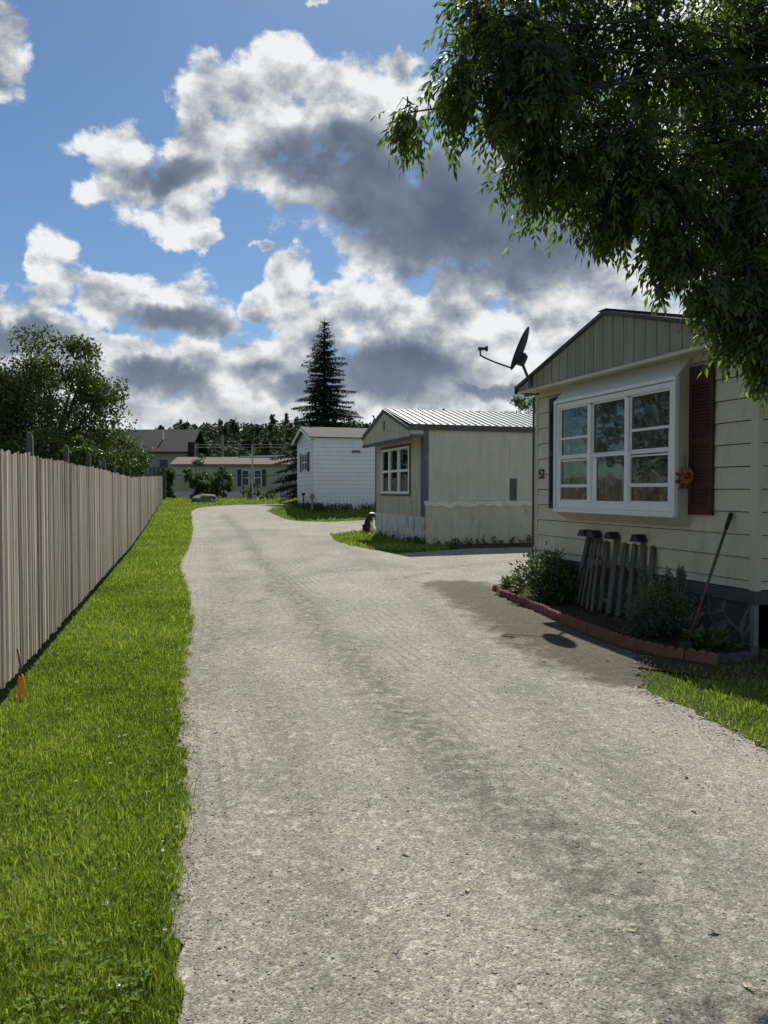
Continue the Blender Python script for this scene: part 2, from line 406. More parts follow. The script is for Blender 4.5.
# ------------------------------------------------------------------ camera, world, sun
cam = bpy.data.cameras.new('camera'); co = bpy.data.objects.new('camera', cam); COL.objects.link(co)
co.location = (0, 0, EYE); co.rotation_euler = (R(90 - 1.637), 0, 0)
cam.sensor_fit = 'VERTICAL'; cam.sensor_height = 24; cam.lens = 770/1024*24; cam.clip_start = .05; cam.clip_end = 5000
sc.camera = co
SUN_EL, SUN_AZ = 48.5, 2.5
sl = bpy.data.lights.new('sun', 'SUN'); so = bpy.data.objects.new('sun', sl); COL.objects.link(so)
sl.energy = 4.4; sl.angle = R(.6); sl.color = (1, .958, .85)
sd = Vector((math.sin(R(SUN_AZ))*math.cos(R(SUN_EL)), math.cos(R(SUN_AZ))*math.cos(R(SUN_EL)), math.sin(R(SUN_EL))))
so.rotation_euler = sd.to_track_quat('Z', 'Y').to_euler(); so.location = (0, 0, 30)
w = bpy.data.worlds.new('World'); sc.world = w; w.use_nodes = True
nt = w.node_tree; nt.nodes.clear(); b = NB(nt)
sky = b.n('ShaderNodeTexSky', sky_type='NISHITA'); sky.sun_disc = False
sky.sun_elevation = R(SUN_EL); sky.sun_rotation = R(SUN_AZ); sky.altitude = 200; sky.air_density = 1.0; sky.dust_density = .4; sky.ozone_density = 1.6
d = b.n('ShaderNodeTexCoord').outputs['Generated']
sx = b.n('ShaderNodeSeparateXYZ'); b.l(d, sx.inputs[0])
yy = b.math('MAXIMUM', sx.outputs[1], .12)
a_ = b.math('DIVIDE', sx.outputs[0], yy); e_ = b.math('DIVIDE', sx.outputs[2], yy)
nz2 = b.noise(d, 9, 5, .58, .3)
cv = b.n('ShaderNodeCombineXYZ'); b.l(a_, cv.inputs[0]); b.l(e_, cv.inputs[1])
wv = b.vm('MULTIPLY', b.vm('SUBTRACT', nz2.outputs['Color'], (.5, .5, .5)), (.09, .09, 0))
wv2 = b.vm('MULTIPLY', b.vm('SUBTRACT', b.noise(d, 24, 4, .6).outputs['Color'], (.5, .5, .5)), (.035, .035, 0))
P_ = b.vm('ADD', b.vm('ADD', cv.outputs[0], wv), wv2)
front = b.sstep(sx.outputs[1], .05, .35)
def field(blobs):
    acc = None
    for (px, py, rx, ry) in blobs:
        c = ((px - 384)/770, (490 - py)/770, 0)
        q = b.vm('MULTIPLY', b.vm('SUBTRACT', P_, c), (770/rx, 770/ry, 1))
        v = b.math('SUBTRACT', 1., b.vm('DOT_PRODUCT', q, q))
        if acc is None: acc = v
        else:
            nd = b.n('ShaderNodeMath', operation='SMOOTH_MAX'); b.l(acc, nd.inputs[0]); b.l(v, nd.inputs[1]); nd.inputs[2].default_value = .25
            acc = nd.outputs[0]
    return acc
LIGHT = [(8, 66, 32, 50), (215, 92, 50, 40), (265, 92, 70, 48), (345, 112, 65, 52), (250, 150, 90, 62), (205, 165, 60, 50), (118, 150, 40, 44), (105, 190, 36, 20), (165, 195, 66, 40),
         (175, 220, 45, 28), (205, 240, 22, 14), (350, 190, 95, 70), (450, 205, 125, 92), (380, 250, 70, 58), (560, 240, 160, 110), (490, 285, 110, 50), (410, 100, 40, 34),
         (48, 255, 28, 34), (62, 290, 34, 26), (20, 322, 58, 36), (115, 305, 40, 30), (170, 305, 62, 44), (205, 330, 40, 18),
         (288, 285, 30, 36), (265, 310, 26, 16), (262, 250, 12, 10), (320, 14, 12, 9), (330, 320, 60, 40), (430, 330, 120, 70), (560, 340, 140, 80),
         (120, 375, 130, 40), (240, 380, 120, 42), (30, 380, 120, 50), (380, 400, 400, 34), (440, 370, 200, 50), (800, 200, 260, 300), (-120, 330, 120, 60), (150, 420, 900, 28)]
DARK = [(420, 205, 125, 60), (500, 232, 105, 52), (335, 165, 60, 36), (180, 322, 48, 20), (20, 335, 60, 16), (395, 375, 80, 30), 
        (160, 385, 50, 16), (520, 392, 80, 8), (170, 178, 40, 16), (320, 385, 50, 14)]
lf = field(LIGHT); df = field(DARK)
lf = b.math('MAXIMUM', lf, -1.2); df = b.math('MAXIMUM', df, -1.2)
back = b.math('MULTIPLY_ADD', b.noise(d, 2.1, 5, .6).outputs[0], 6., -2.9)
inv = b.math('SUBTRACT', 1., front)
lf = b.math('ADD', b.math('MULTIPLY', lf, front), b.math('MULTIPLY', back, inv))
df = b.math('ADD', b.math('MULTIPLY', df, front), b.math('MULTIPLY', b.math('SUBTRACT', back, .9), inv))
dq = b.vm('MULTIPLY', d, (1, 1, 1.35))
def cl(off):
    v = b.vm('ADD', dq, off) if off else dq
    A = b.noise(v, 5.5, 3, .55, .2).outputs[0]; B = b.noise(v, 18, 8, .64, .15).outputs[0]; C = b.vor(b.vm('ADD', v, b.vm('MULTIPLY', nz2.outputs['Color'], (.05, .05, .05))), 19, 'F1').outputs['Distance']
    return A, B, C
A0, B0, C0 = cl(None); A1, B1, C1 = cl((.004, .0, .026))
n2c = b.math('SUBTRACT', nz2.outputs[0], .5); n3c = b.math('SUBTRACT', B0, .5); bilv = b.math('SUBTRACT', .4, C0)
dens = b.math('ADD', lf, b.math('MULTIPLY', n2c, 1.3)); dens = b.math('ADD', dens, b.math('MULTIPLY', n3c, 2.6)); dens = b.math('ADD', dens, b.math('MULTIPLY', bilv, .8))
alpha = b.sstep(dens, -.12, .5)
# relief: brighter where the cloud thins towards the sun above
rel = b.math('ADD', b.math('MULTIPLY', b.math('SUBTRACT', A0, A1), 2.4), b.math('MULTIPLY', b.math('SUBTRACT', B0, B1), 1.5))
rel = b.math('ADD', rel, b.math('MULTIPLY', b.math('SUBTRACT', C1, C0), .5))
shade = b.math('ADD', b.math('MULTIPLY', df, .8), b.math('ADD', b.math('MULTIPLY', n2c, 1.0), b.math('MULTIPLY', n3c, .35)))
dk = b.sstep(shade, -.95, .8)
relw = b.math('MULTIPLY_ADD', dk, -.7, 1.)
body = b.math('MULTIPLY', b.sstep(dens, .15, 1.5), .30)
sfac = b.math('ADD', body, b.math('MULTIPLY', dk, .66))
sfac = b.math('SUBTRACT', sfac, b.math('MULTIPLY', rel, relw))
sfac = b.math('ADD', sfac, b.math('MULTIPLY_ADD', n3c, -.3, .07), clamp=True)
hzn = b.sstep(sx.outputs[2], .22, .0); sfac = b.math('MULTIPLY', sfac, b.math('MULTIPLY_ADD', hzn, -.5, 1.))
K = 7.9
ccol = b.ramp(sfac, [(0, (.76, .77, .77)), (.18, (.58, .60, .61)), (.42, (.34, .37, .41)), (.7, (.165, .196, .255)), (1, (.088, .114, .165))])
ccol = b.vm('MULTIPLY', ccol, (K, K, K))
# thin brightening of the blue towards the horizon is the sky texture's own
skyc = b.vm('MULTIPLY', sky.outputs[0], (.385, .49, .575))
mixc = b.mix(b.math('MULTIPLY', alpha, .97), skyc, ccol)
bg = b.n('ShaderNodeBackground'); bg.inputs[1].default_value = .112
b.l(mixc, bg.inputs[0]); wo = b.n('ShaderNodeOutputWorld'); b.l(bg.outputs[0], wo.inputs[0])
w.cycles.sampling_method = 'MANUAL'; w.cycles.sample_map_resolution = 512
sc.view_settings.view_transform = 'Standard'; sc.view_settings.look = 'None'; sc.view_settings.exposure = .4; sc.view_settings.gamma = 1
sc.cycles.max_bounces = 6; sc.cycles.transparent_max_bounces = 16; sc.cycles.use_denoising = True

# ------------------------------------------------------------------ ground sheet
xs = np.unique(np.concatenate([np.arange(-26, 16, .5), -np.geomspace(26, 1500, 26), np.geomspace(16, 1500, 26)]))
ys = np.unique(np.concatenate([np.arange(-6, 66, .5), -np.geomspace(6, 900, 18), np.geomspace(66, 2500, 28)]))
X, Y = np.meshgrid(xs, ys); Z = gz(X, Y)
nx, ny = len(xs), len(ys)
idx = np.arange(nx*ny).reshape(ny, nx)
F = np.stack([idx[:-1, :-1], idx[:-1, 1:], idx[1:, 1:], idx[1:, :-1]], -1).reshape(-1, 4)
V = np.stack([X, Y, Z - .012], -1).reshape(-1, 3)
tag(link('ground', npmesh('ground', V, F, [M['turf']], smooth=True)), kind='structure')

def sheet(name, poly, mat, dz, step=.35, attrf=None, jit=0.0, seed=3):
    r = np.random.default_rng(seed); out = []
    n = len(poly)
    for i in range(n):
        a = np.array(poly[i]); c = np.array(poly[(i+1) % n]); L = np.linalg.norm(c - a); k = max(1, int(L/(step*.5)))
        k = min(k, 200)
        for j in range(k):
            p = a + (c - a)*j/k
            s = min(1., np.hypot(*p)/18 + .35)
            out.append(p + r.normal(size=2)*jit*s)
    bd = np.array(out)
    x0, y0 = bd.min(0); x1, y1 = bd.max(0)
    gx, gy = np.meshgrid(np.arange(x0, x1, step), np.arange(y0, y1, step))
    gx = gx.ravel() + r.uniform(-.1, .1, gx.size)*step; gy = gy.ravel() + r.uniform(-.1, .1, gy.size)*step
    ok = inpoly(gx, gy, out); pts = [Vector(p) for p in bd] + [Vector((a, c)) for a, c in zip(gx[ok], gy[ok])]
    nb = len(bd)
    res = geometry.delaunay_2d_cdt(pts, [(i, (i+1) % nb) for i in range(nb)], [], 1, 1e-5)
    v = np.array([(p.x, p.y) for p in res[0]]); f = np.array(res[2])
    V = np.column_stack([v, gz(v[:, 0], v[:, 1]) + dz])
    cr = np.cross(V[f[:, 1]] - V[f[:, 0]], V[f[:, 2]] - V[f[:, 0]])[:, 2]
    f[cr < 0] = f[cr < 0][:, ::-1]
    at = attrf(v[:, 0], v[:, 1]) if attrf else None
    return tag(link(name, npmesh(name, V, f, [mat], attrs=at, smooth=True)), kind='structure'), out

curb = [(2.55, 12.0), (2.05, 12.0), (1.74, 11.75), (1.70, 11.2), (1.84, 10.5), (2.03, 9.3), (2.18, 8.4), (2.36, 7.65), (2.62, 7.1), (2.85, 6.86)]
curb2 = [(2.85, 6.86), (3.12, 6.86), (3.38, 7.0), (3.5, 7.22)]
edge_l = [G(*p) for p in [(172, 940), (160, 905), (178, 850), (182, 800), (180, 740), (178, 700), (181, 675), (186, 648), (190, 621), (188, 598), (184, 582), (178, 568), (182, 557), (189, 546), (192, 530), (191, 520), (190, 512), (197, 508), (215, 506)]]
road = [(-.35, -6), (-.5, -2), (-.52, 1.2), (-.6, 2.25)] + edge_l + [G(238, 505), G(262, 504.5), G(290, 504)] + \
       [(-1.2, 47), (-1.2, 44), G(278, 507), G(266, 511), G(280, 517), G(301, 521.5), G(330, 522), G(362, 520.5), (9, 34.5), (9, 30.2), (2, 27.5),
        G(361, 531.5), G(331, 535), G(335, 541), G(350, 545.5), G(372, 550), G(397, 554), (2, 18.9), (14, 22.5), (14, 14.5), (3.2, 12.2)] + \
       [(2.5, 12.1), (2.0, 12.1), (1.66, 11.8), (1.62, 11.2), (1.76, 10.5), (1.95, 9.3), (2.1, 8.4), (2.26, 7.62), (2.36, 7.2), (2.2, 6.6), G(640, 690), G(700, 716), G(768, 752), (2.55, 3.6), (2.9, 2), (3.3, -6)]
T1 = [(1.6, 1.2), G(690, 1000), G(600, 880), G(480, 790), G(400, 710), G(330, 640), G(300, 600), G(260, 560), G(240, 530), G(225, 515)]
T2 = [(.2, 1.2), G(330, 1000), G(300, 850), G(290, 760), G(240, 640), G(225, 590), G(215, 560), G(215, 530)]
T3 = [G(768, 900), G(600, 760), G(480, 660), G(420, 600), G(380, 570), G(340, 545)]
T4 = [G(200, 700), G(215, 620), G(240, 575), G(320, 555), G(420, 570), G(530, 560)]
T5 = [G(300, 550), G(330, 528), G(380, 524)]
def roadattr(x, y):
    tr = np.maximum.reduce([.95*np.exp(-(polydist(x, y, T1)/.26)**2), .45*np.exp(-(polydist(x, y, T2)/.2)**2), .5*np.exp(-(polydist(x, y, T3)/.18)**2),
                            .55*np.exp(-(polydist(x, y, T4)/.25)**2), .5*np.exp(-(polydist(x, y, [G(250, 640), G(262, 600), G(300, 575), G(360, 565)])/.15)**2), .3*np.exp(-(polydist(x, y, T5)/.3)**2), .5*np.exp(-(polydist(x, y, [G(200, 545), G(260, 530), G(330, 545)])/.8)**2)])
    di = np.maximum(np.exp(-(polydist(x, y, [(1.2, 12.4), (1.42, 10.8), (1.65, 9.2), (1.75, 8.2), (1.9, 7.3), (2.1, 6.5)])/.68)**2),
                    .42*np.exp(-(polydist(x, y, edge_l[:8])/.07)**2))
    td = polydist(x, y, T1)
    for sg in ([G(222, 572), G(248, 571)], [G(228, 579.5), G(248, 579.5)], [G(283, 586), G(304, 583)], [G(268, 583), G(272, 596)], [G(250, 604), G(262, 600)], [G(330, 572), G(362, 570)], [G(395, 580), G(430, 573)]):
        tr = np.maximum(tr, 1.1*np.exp(-(polydist(x, y, sg)/.11)**2))
    return {'track': tr, 'dirt': di, 'tread': td}
_, ROAD = sheet('gravel_road', road, M['gravel'], .004, .14, roadattr, .028)
bed = [(2.5, 11.95), (2.05, 11.95), (1.78, 11.7), (1.74, 11.2), (1.88, 10.5), (2.07, 9.3), (2.22, 8.4), (2.4, 7.68), (2.66, 7.14), (2.88, 6.92), (3.12, 6.92), (3.36, 7.05), (3.6, 7.4), (2.35, 11.4)]
_, BED = sheet('flower_bed', bed, M['soil'], .035, .12, None, .0)
yard = [(2.2, 7.3), (2.15, 6.75), (2.6, 6.3), (3.3, 6.0), (4.2, 6.2), (6, 7.2), (6, 7.9), (3.6, 7.4)]
sheet('wall_shade_soil', [(1.0, 18.95), (2, 18.95), (13.5, 22.6), (13.5, 24.2), (1.05, 20.05), (.3, 20.6)], M['soil'], .006, .3, None, .04)  # dark soil sheet stands in for shaded weedy grass along the wall
_, YARD = sheet('bare_soil', yard, M['soil'], .0015, .2, None, .03)

# ------------------------------------------------------------------ grass
def grass_patch(name, n, samp, h, wd, seed, label, dens=None):
    r = np.random.default_rng(seed); x, y = samp(r, n)
    keep = ~inpoly(x, y, ROAD) | ((polydist(x, y, edge_l) < .09) & (x < np.interp(y, [p[1] for p in edge_l], [p[0] for p in edge_l]) + .09) & (r.random(x.size) < .4))
    keep &= ~inpoly(x, y, BED)
    x, y = x[keep], y[keep]; n = len(x)
    clump = np.sin(x*7.3 + np.sin(y*5.1)*2)*np.sin(y*6.1 + np.sin(x*4.7)*2)*.5 + np.sin(x*2.1+1)*np.sin(y*1.7)*.5
    hh = h*(1 + .32*clump)*r.lognormal(0, .42, n)*np.clip(.75 + np.hypot(x, y)*.02, .75, 1.5)
    ww = wd*(.6 + np.hypot(x, y)*.13)*r.uniform(.7, 1.3, n)
    th = r.uniform(0, 2*math.pi, n); lean = r.uniform(.1, .75, n)*hh
    la = th + r.normal(0, .8, n)
    z = gz(x, y) - .012
    P = np.column_stack([x, y, z]); S = np.column_stack([-np.sin(th), np.cos(th), np.zeros(n)])*ww[:, None]*.5
    Ld = np.column_stack([np.cos(la), np.sin(la), np.zeros(n)])*lean[:, None]; U = np.column_stack([np.zeros(n), np.zeros(n), hh])
    mid = P + Ld*.3 + U*.6; tip = P + Ld + U*.93
    V = np.stack([P - S, P + S, mid - S*.8, mid + S*.8, tip], 1).reshape(-1, 3)
    F = ((np.arange(n)*5)[:, None, None] + np.array([[0, 1, 3], [0, 3, 2], [2, 3, 4]])).reshape(-1, 3)
    rn = np.clip(.45 + .2*clump + r.normal(0, .27, n), 0, 1)
    rn = np.repeat(rn, 5)
    return tag(link(name, npmesh(name, V, F, [M['grass']], rnd=rn)), label, 'grass', kind='stuff')
def s_left(r, n):
    # denser near the camera
    y = np.exp(r.uniform(math.log(1.7), math.log(54), n*2))
    xl = fence_x(y) + .02; xl = np.maximum(xl, -.56*y)
    xr = np.interp(y, [p[1] for p in [(-.52, 1.2), (-.6, 2.25)] + edge_l], [p[0] for p in [(-.52, 1.2), (-.6, 2.25)] + edge_l]) + np.abs(r.normal(0, .035, y.size)) + .03*np.sin(y*9)
    W = xr - xl; keep = r.random(y.size) < W/np.maximum(.62 + .12*y, .1)/1.0
    y = y[keep]; xl = xl[keep]; xr = xr[keep]
    return xl + r.random(y.size)*(xr - xl) + 0, y
grass_patch('lawn_grass', 210000, s_left, .037, .0046, 11, 'bright green mown grass strip between the wooden fence and the gravel')
def s_right(r, n):
    x = r.uniform(1.9, 7, n); y = r.uniform(2.5, 8.2, n)
    a = np.array(G(768, 752)); ln = polydist(x, y, [(2.2, 6.75), (2.25, 6.1), tuple(a), (2.7, 3.4), (3.1, 2)])
    far = (y > 6.3 + .2*(x-3)) & (r.random(n) < .72)
    near_curb = (y > 6.75)
    far |= (r.random(n) > np.clip(ln/.3, .35, 1)) & (y > 5)
    keep = ~far & (x/y < .62) & ~(near_curb & (x < 3.5)) & ~((y > 7.0) & (x < 3.4)) & ~((x > 3.5) & (y > 7.35 + (x - 3.57)*.32))
    return x[keep], y[keep]
grass_patch('yard_grass', 150000, s_right, .03, .0045, 12, 'grass patch at right edge of gravel before the beige home')
def s_far(r, n):
    xs_, ys_ = [], []
    H2 = (1.05, 20.0); 
    for (x0, x1, y0, y1, k) in [(-1.8, 1.5, 18.5, 27, .32), (1, 1.6, 18.2, 20., .03), (-6, 9, 29.5, 41, .34), (-20, -4, 41, 59, .2)]:
        m = int(n*k); xs_.append(r.uniform(x0, x1, m)); ys_.append(r.uniform(y0, y1, m))
    x = np.concatenate(xs_); y = np.concatenate(ys_)
    def inhouse(ox, oy, w_, L_):
        dx, dy = x - ox, y - oy; t = dx*.9526 + dy*.3043; s = -dx*.3043 + dy*.9526
        return (t > -.02) & (t < L_) & (s > -.05) & (s < w_)
    keep = ~inhouse(1.05, 20, 4.2, 14) & ~inhouse(-3.32, 37, 4.24, 14) & (x > fence_x(y))
    return x[keep], y[keep]
grass_patch('far_grass', 60000, s_far, .045, .006, 13, 'rough grass around the tan and white homes')
def weeds(name, pts, n, h, spread, label, mat='shrub', seed=1, lw=.02):
    r = np.random.default_rng(seed); pts = np.array(pts); t = r.uniform(0, len(pts) - 1.001, n); i = t.astype(int); f = (t - i)[:, None]
    P = pts[i]*(1 - f) + pts[i+1]*f + r.normal(size=(n, 2))*spread
    m = 7; x = np.repeat(P[:, 0], m) + r.normal(0, .02, n*m); y = np.repeat(P[:, 1], m) + r.normal(0, .02, n*m)
    hh = np.repeat(h*r.uniform(.3, 1.1, n), m)*np.tile(np.linspace(.15, 1, m), n)
    B = np.column_stack([x, y, gz(x, y) + hh*.75])
    D = rdir(n*m, r)*np.array([1, 1, .5]) + np.array([0, 0, .75])
    V, F, k = leaves(B - D*.02, D, rdir(n*m, r), h*.3*r.uniform(.5, 1.2, n*m), lw*r.uniform(.6, 1.4, n*m), quad=True)
    c = np.array([*pts.mean(0), 0.]); c[2] = gz(c[0], c[1])
    return tag(link(name, npmesh(name, V - c, F, [M[mat]], rnd=np.repeat(r.random(n*m), k)), loc=c), label, 'weeds', kind='stuff')

# loose stones and litter on the gravel
r = np.random.default_rng(5); n = 90000
y = 1.9*np.exp(r.uniform(0, 1.9, n)); x = r.uniform(-.85, 1.0, n)*y*.62 + .2
keep = inpoly(x, y, ROAD); ed = np.minimum(1, np.exp(-polydist(x, y, edge_l[:9])/.18) + .35); keep &= r.random(n) < ed
x, y = x[keep], y[keep]; n = len(x)
sz = r.lognormal(math.log(.0031), .45, n)*np.clip(.6 + y*.1, .8, 1.6); sz = np.minimum(sz, .012)
base = np.array([[1, 0, 0], [0, 1, 0], [-1, 0, 0], [0, -1, 0], [0, 0, .45], [0, 0, -.6]], float)
VV = base[None]*r.uniform(.6, 1.3, (n, 6, 1))*sz[:, None, None]
an = r.uniform(0, 6.28, n); c_, s_ = np.cos(an), np.sin(an)
VV = np.stack([VV[..., 0]*c_[:, None] - VV[..., 1]*s_[:, None], VV[..., 0]*s_[:, None] + VV[..., 1]*c_[:, None], VV[..., 2]], -1)
VV += np.stack([x, y, gz(x, y) + .004 + sz*.12], -1)[:, None, :]
F8 = np.array([[0, 1, 4], [1, 2, 4], [2, 3, 4], [3, 0, 4], [1, 0, 5], [2, 1, 5], [3, 2, 5], [0, 3, 5]])
F = ((np.arange(n)*6)[:, None, None] + F8).reshape(-1, 3)
m, nt, out = newmat('loose_stone'); b = NB(nt)
b.l(b.bsdf(b.ramp(b.attr('rnd'), [(0, (.16, .15, .13)), (.5, (.25, .235, .205)), (.9, (.36, .345, .31)), (1, (.62, .6, .55))]), .85, .3), out.inputs[0]); M['stones'] = m
tag(link('loose_gravel', npmesh('loose_gravel', VV.reshape(-1, 3), F, [m], rnd=np.repeat(r.random(n), 6))), 'small loose stones scattered over the gravel lane', 'gravel', kind='stuff')

# ------------------------------------------------------------------ wooden fence
root = empty('wooden_fence', (fence_x(1.), 1., 0), 0, 'long weathered grey wooden board fence along the left grass strip', 'fence')
mb = MB(); rr = random.Random(4)
dirf = Vector((-.262, 1, 0)).normalized(); nrm = Vector((dirf.y, -dirf.x, 0))   # nrm points to the lane
TY = [0, 7.3, 12.6, 19.6, 27, 51.5]; TZ = [1.83, 1.85, 1.88, 1.87, 2.01, 2.475]
yv = 1.0
while yv < 50.9:
    wdt = rr.uniform(.068, .098) if yv < 30 else .11
    p = Vector((fence_x(yv), yv, 0)); q = p + dirf*wdt*.985
    zt = float(np.interp(yv, TY, TZ)) + rr.gauss(0, .011); z0 = float(gz(p.x, p.y)) + .125 + rr.gauss(0, .008)
    off = nrm*rr.gauss(0, .004); th = .016; k = nrm*.013
    tilt = dirf*rr.gauss(0, .012)
    mb.cr = min(1, max(0, rr.gauss(.5, .27)))
    # slightly rounded face: 5 points across
    ring = [p - nrm*th + off, p + off, p + (q-p)*.25 + k + off, p + (q-p)*.75 + k + off, q + off, q - nrm*th + off]
    mid_t = zt; n_ = len(ring)
    vs = [Vector((v.x, v.y, z0)) for v in ring] + [Vector((v.x + tilt.x, v.y + tilt.y, zt - (.012 if i in (0, 1, 4, 5) else 0))) for i, v in enumerate(ring)]
    mb.add(vs, [tuple(range(n_))[::-1], tuple(range(n_, 2*n_))] + [(i, (i+1) % n_, n_ + (i+1) % n_, n_ + i) for i in range(n_)])
    yv += wdt*dirf.y + rr.choice([0, .0, .002, .004, .009])
mb.build('boards', M['fencewood'], root, wp=root.location)
mb = MB()
for fz in (.3, .95, 1.55):
    yv = 1.
    while yv < 50.5:
        p = Vector((fence_x(yv), yv, 0)) - nrm*.018; q = Vector((fence_x(yv+2.28), yv+2.28, 0)) - nrm*.018
        za = float(gz(p.x, p.y)); zb = float(gz(q.x, q.y)); mb.cr = .4; k = -nrm*.038
        sa = min(1, (float(np.interp(yv, TY, TZ)) - za)/1.83); sb = min(1, (float(np.interp(yv+2.28, TY, TZ)) - zb)/1.83)
        A = Vector((p.x, p.y, za + fz*sa)); B = Vector((q.x, q.y, zb + fz*sb)); U = Vector((0, 0, .085))
        mb.hexa([A, A + k, B + k, B, A + U, A + k + U, B + k + U, B + U]); yv += 2.28
mb.build('rails', M['greywood'], root, wp=root.location)
yv = 2.7
while yv < 51:
    mb = MB(); mb.cr = rr.uniform(.3, .8)
    p = Vector((fence_x(yv), yv, 0)) - nrm*.115; g0 = float(gz(p.x, p.y)) - .1; zt = float(np.interp(yv, TY, TZ)) + (.25 if yv < 22 else .1)
    a = dirf*.033; c = nrm*.03
    mb.hexa([Vector((v.x, v.y, z)) for z in (g0, zt - .07) for v in (p - a - c, p + a - c, p + a + c, p - a + c)])
    s = .1
    mb.add([Vector((v.x, v.y, zt - .07)) for v in (p - a - c, p + a - c, p + a + c, p - a + c)] + [Vector((v.x, v.y, zt - .02)) for v in (p - a*.7 - c*.7, p + a*.7 - c*.7, p + a*.7 + c*.7, p - a*.7 + c*.7)] + [Vector((p.x, p.y, zt))],
           [(0, 1, 5, 4), (1, 2, 6, 5), (2, 3, 7, 6), (3, 0, 4, 7), (4, 5, 8), (5, 6, 8), (6, 7, 8), (7, 4, 8)])
    mb.build('post', M['postwood'], root, wp=root.location); yv += 2.28
# end post and dark picket fence behind
mb = MB(); p = Vector((fence_x(51.1), 51.1, .8)); mb.box(p.x - .02, p.x + .22, 51.05, 51.25, .8, 2.95)
mb.build('end_post', M['postwood'], root, wp=root.location)
root = empty('picket_fence', (-19.6, 56, .95), 0, 'dark grey picket fence crossing behind the end of the long board fence', 'fence')
mb = MB(); xx = -22.
while xx < -16.05:
    mb.cr = rr.random(); h = 3.4 + rr.gauss(0, .03) - (0.1 if xx > -18 else 0)
    mb.prism([(xx, 56, .9), (xx + .2, 56, .9), (xx + .2, 56, h - .1), (xx + .1, 56, h), (xx, 56, h - .1)], (0, 0, 0), (0, .03, 0)); xx += .29
mb.build('pickets', M['greywood'], root, wp=root.location)
mb = MB(); mb.box(-22, -16, 56.04, 56.09, 1.3, 1.4); mb.box(-22, -16, 56.04, 56.09, 2.6, 2.7); mb.build('rails', M['greywood'], root, wp=root.location)

# orange hand shovel leaning at fence foot
o = (-2.68, 5.62, 0)
root = empty('hand_shovel', o, 0, 'orange plastic hand shovel leaning against the foot of the board fence', 'shovel')
mb = MB(); mb.tube([(-2.66, 5.6, .19), (-2.685, 5.65, .27), (-2.72, 5.69, .37)], [.009, .008, .011], 8); mb.build('handle', M['redhandle'], root, wp=o, smooth=True)
mb = MB(); pts = []
for i in range(9):
    t = i/8; wv_ = .026*math.sin(math.pi*min(1, .12 + t*.8))**.6
    c = Vector((-2.66 + .03*t, 5.6 - .06*t, .20 - .19*t)); pts.append((c, wv_))
vs = []
for c, wv_ in pts: vs += [c + Vector((-wv_, 0, 0)), c + Vector((0, .008, .004)), c + Vector((wv_, 0, 0))]
fs = [(3*i + k, 3*i + k + 1, 3*i + k + 4, 3*i + k + 3) for i in range(8) for k in range(2)]
mb.add(vs, fs); ob = mb.build('blade', M['orange'], root, wp=o, smooth=True)
md = ob.modifiers.new('solid', 'SOLIDIFY'); md.thickness = .006

# ------------------------------------------------------------------ homes
def siding(mb, axis, fixed, a0, a1, z0, z1, exp=.222, zref=0., proud=.02, sgn=-1):
    "lap boards on a wall; axis 'y': wall at x=fixed running in y, facing sgn*x; axis 'x': wall at y=fixed facing sgn*y"
    k = math.floor((z0 - zref)/exp)
    while zref + k*exp < z1 - .002:
        b0 = max(z0, zref + k*exp) + .009; b1 = min(z1, zref + (k+1)*exp); k += 1
        if b1 - b0 < .01: continue
        f0, f1 = fixed + sgn*proud, fixed + sgn*.003
        prof = [(fixed - sgn*.02, b0), (f0, b0), (f0 - sgn*.001, b0 + .008), (f1, b1), (fixed - sgn*.02, b1)]
        if axis == 'y': mb.prism([(p[0], a0, p[1]) for p in prof], (0, a0, 0), (0, a1, 0))
        else: mb.prism([(a0, p[0], p[1]) for p in prof], (a0, 0, 0), (a1, 0, 0))
def vpanel(mb, axis, fixed, a0, a1, zf0, zf1, pitch=.203, gap=.008, th=.014, sgn=-1):
    "grooved vertical boards; zf0, zf1 functions of the running coordinate"
    a = a0
    while a < a1 - .01:
        c = min(a + pitch - gap, a1)
        P_ = [(a, zf0(a)), (c, zf0(c))] + [(q, zf1(q)) for q in ([c, a] if True else [])]
        if axis == 'y': mb.prism([(fixed, p[0], p[1]) for p in P_], (fixed, 0, 0), (fixed + sgn*th, 0, 0))
        else: mb.prism([(p[0], fixed, p[1]) for p in P_], (0, fixed, 0), (0, fixed + sgn*th, 0))
        a += pitch
def roofmb(w_, L, x0, ze, zp, over_y, th=.05, seam=0, mi=0):
    mb = MB(); h = w_/2; mb.cm = mi
    sl_ = (zp - ze)/(h + over_y)
    for s in (0, 1):
        ye = -over_y if s == 0 else w_ + over_y
        A, B, C, D = (x0, ye, ze), (L, ye, ze), (L, h, zp), (x0, h, zp)
        up = (0, 0, th)
        lo = [Vector(v) for v in (A, B, C, D)]; hi = [v + Vector(up) for v in lo]
        mb.hexa(lo + hi)
        if seam:
            x = x0 + .04
            while x < L - .05:
                q = [Vector((x, ye, ze + th)), Vector((x + .035, ye, ze + th)), Vector((x + .035, h, zp + th)), Vector((x, h, zp + th))]
                mb.hexa(q + [v + Vector((0, 0, .028)) for v in q]); x += seam
    return mb

ROT = math.atan2(.3043, .9526)
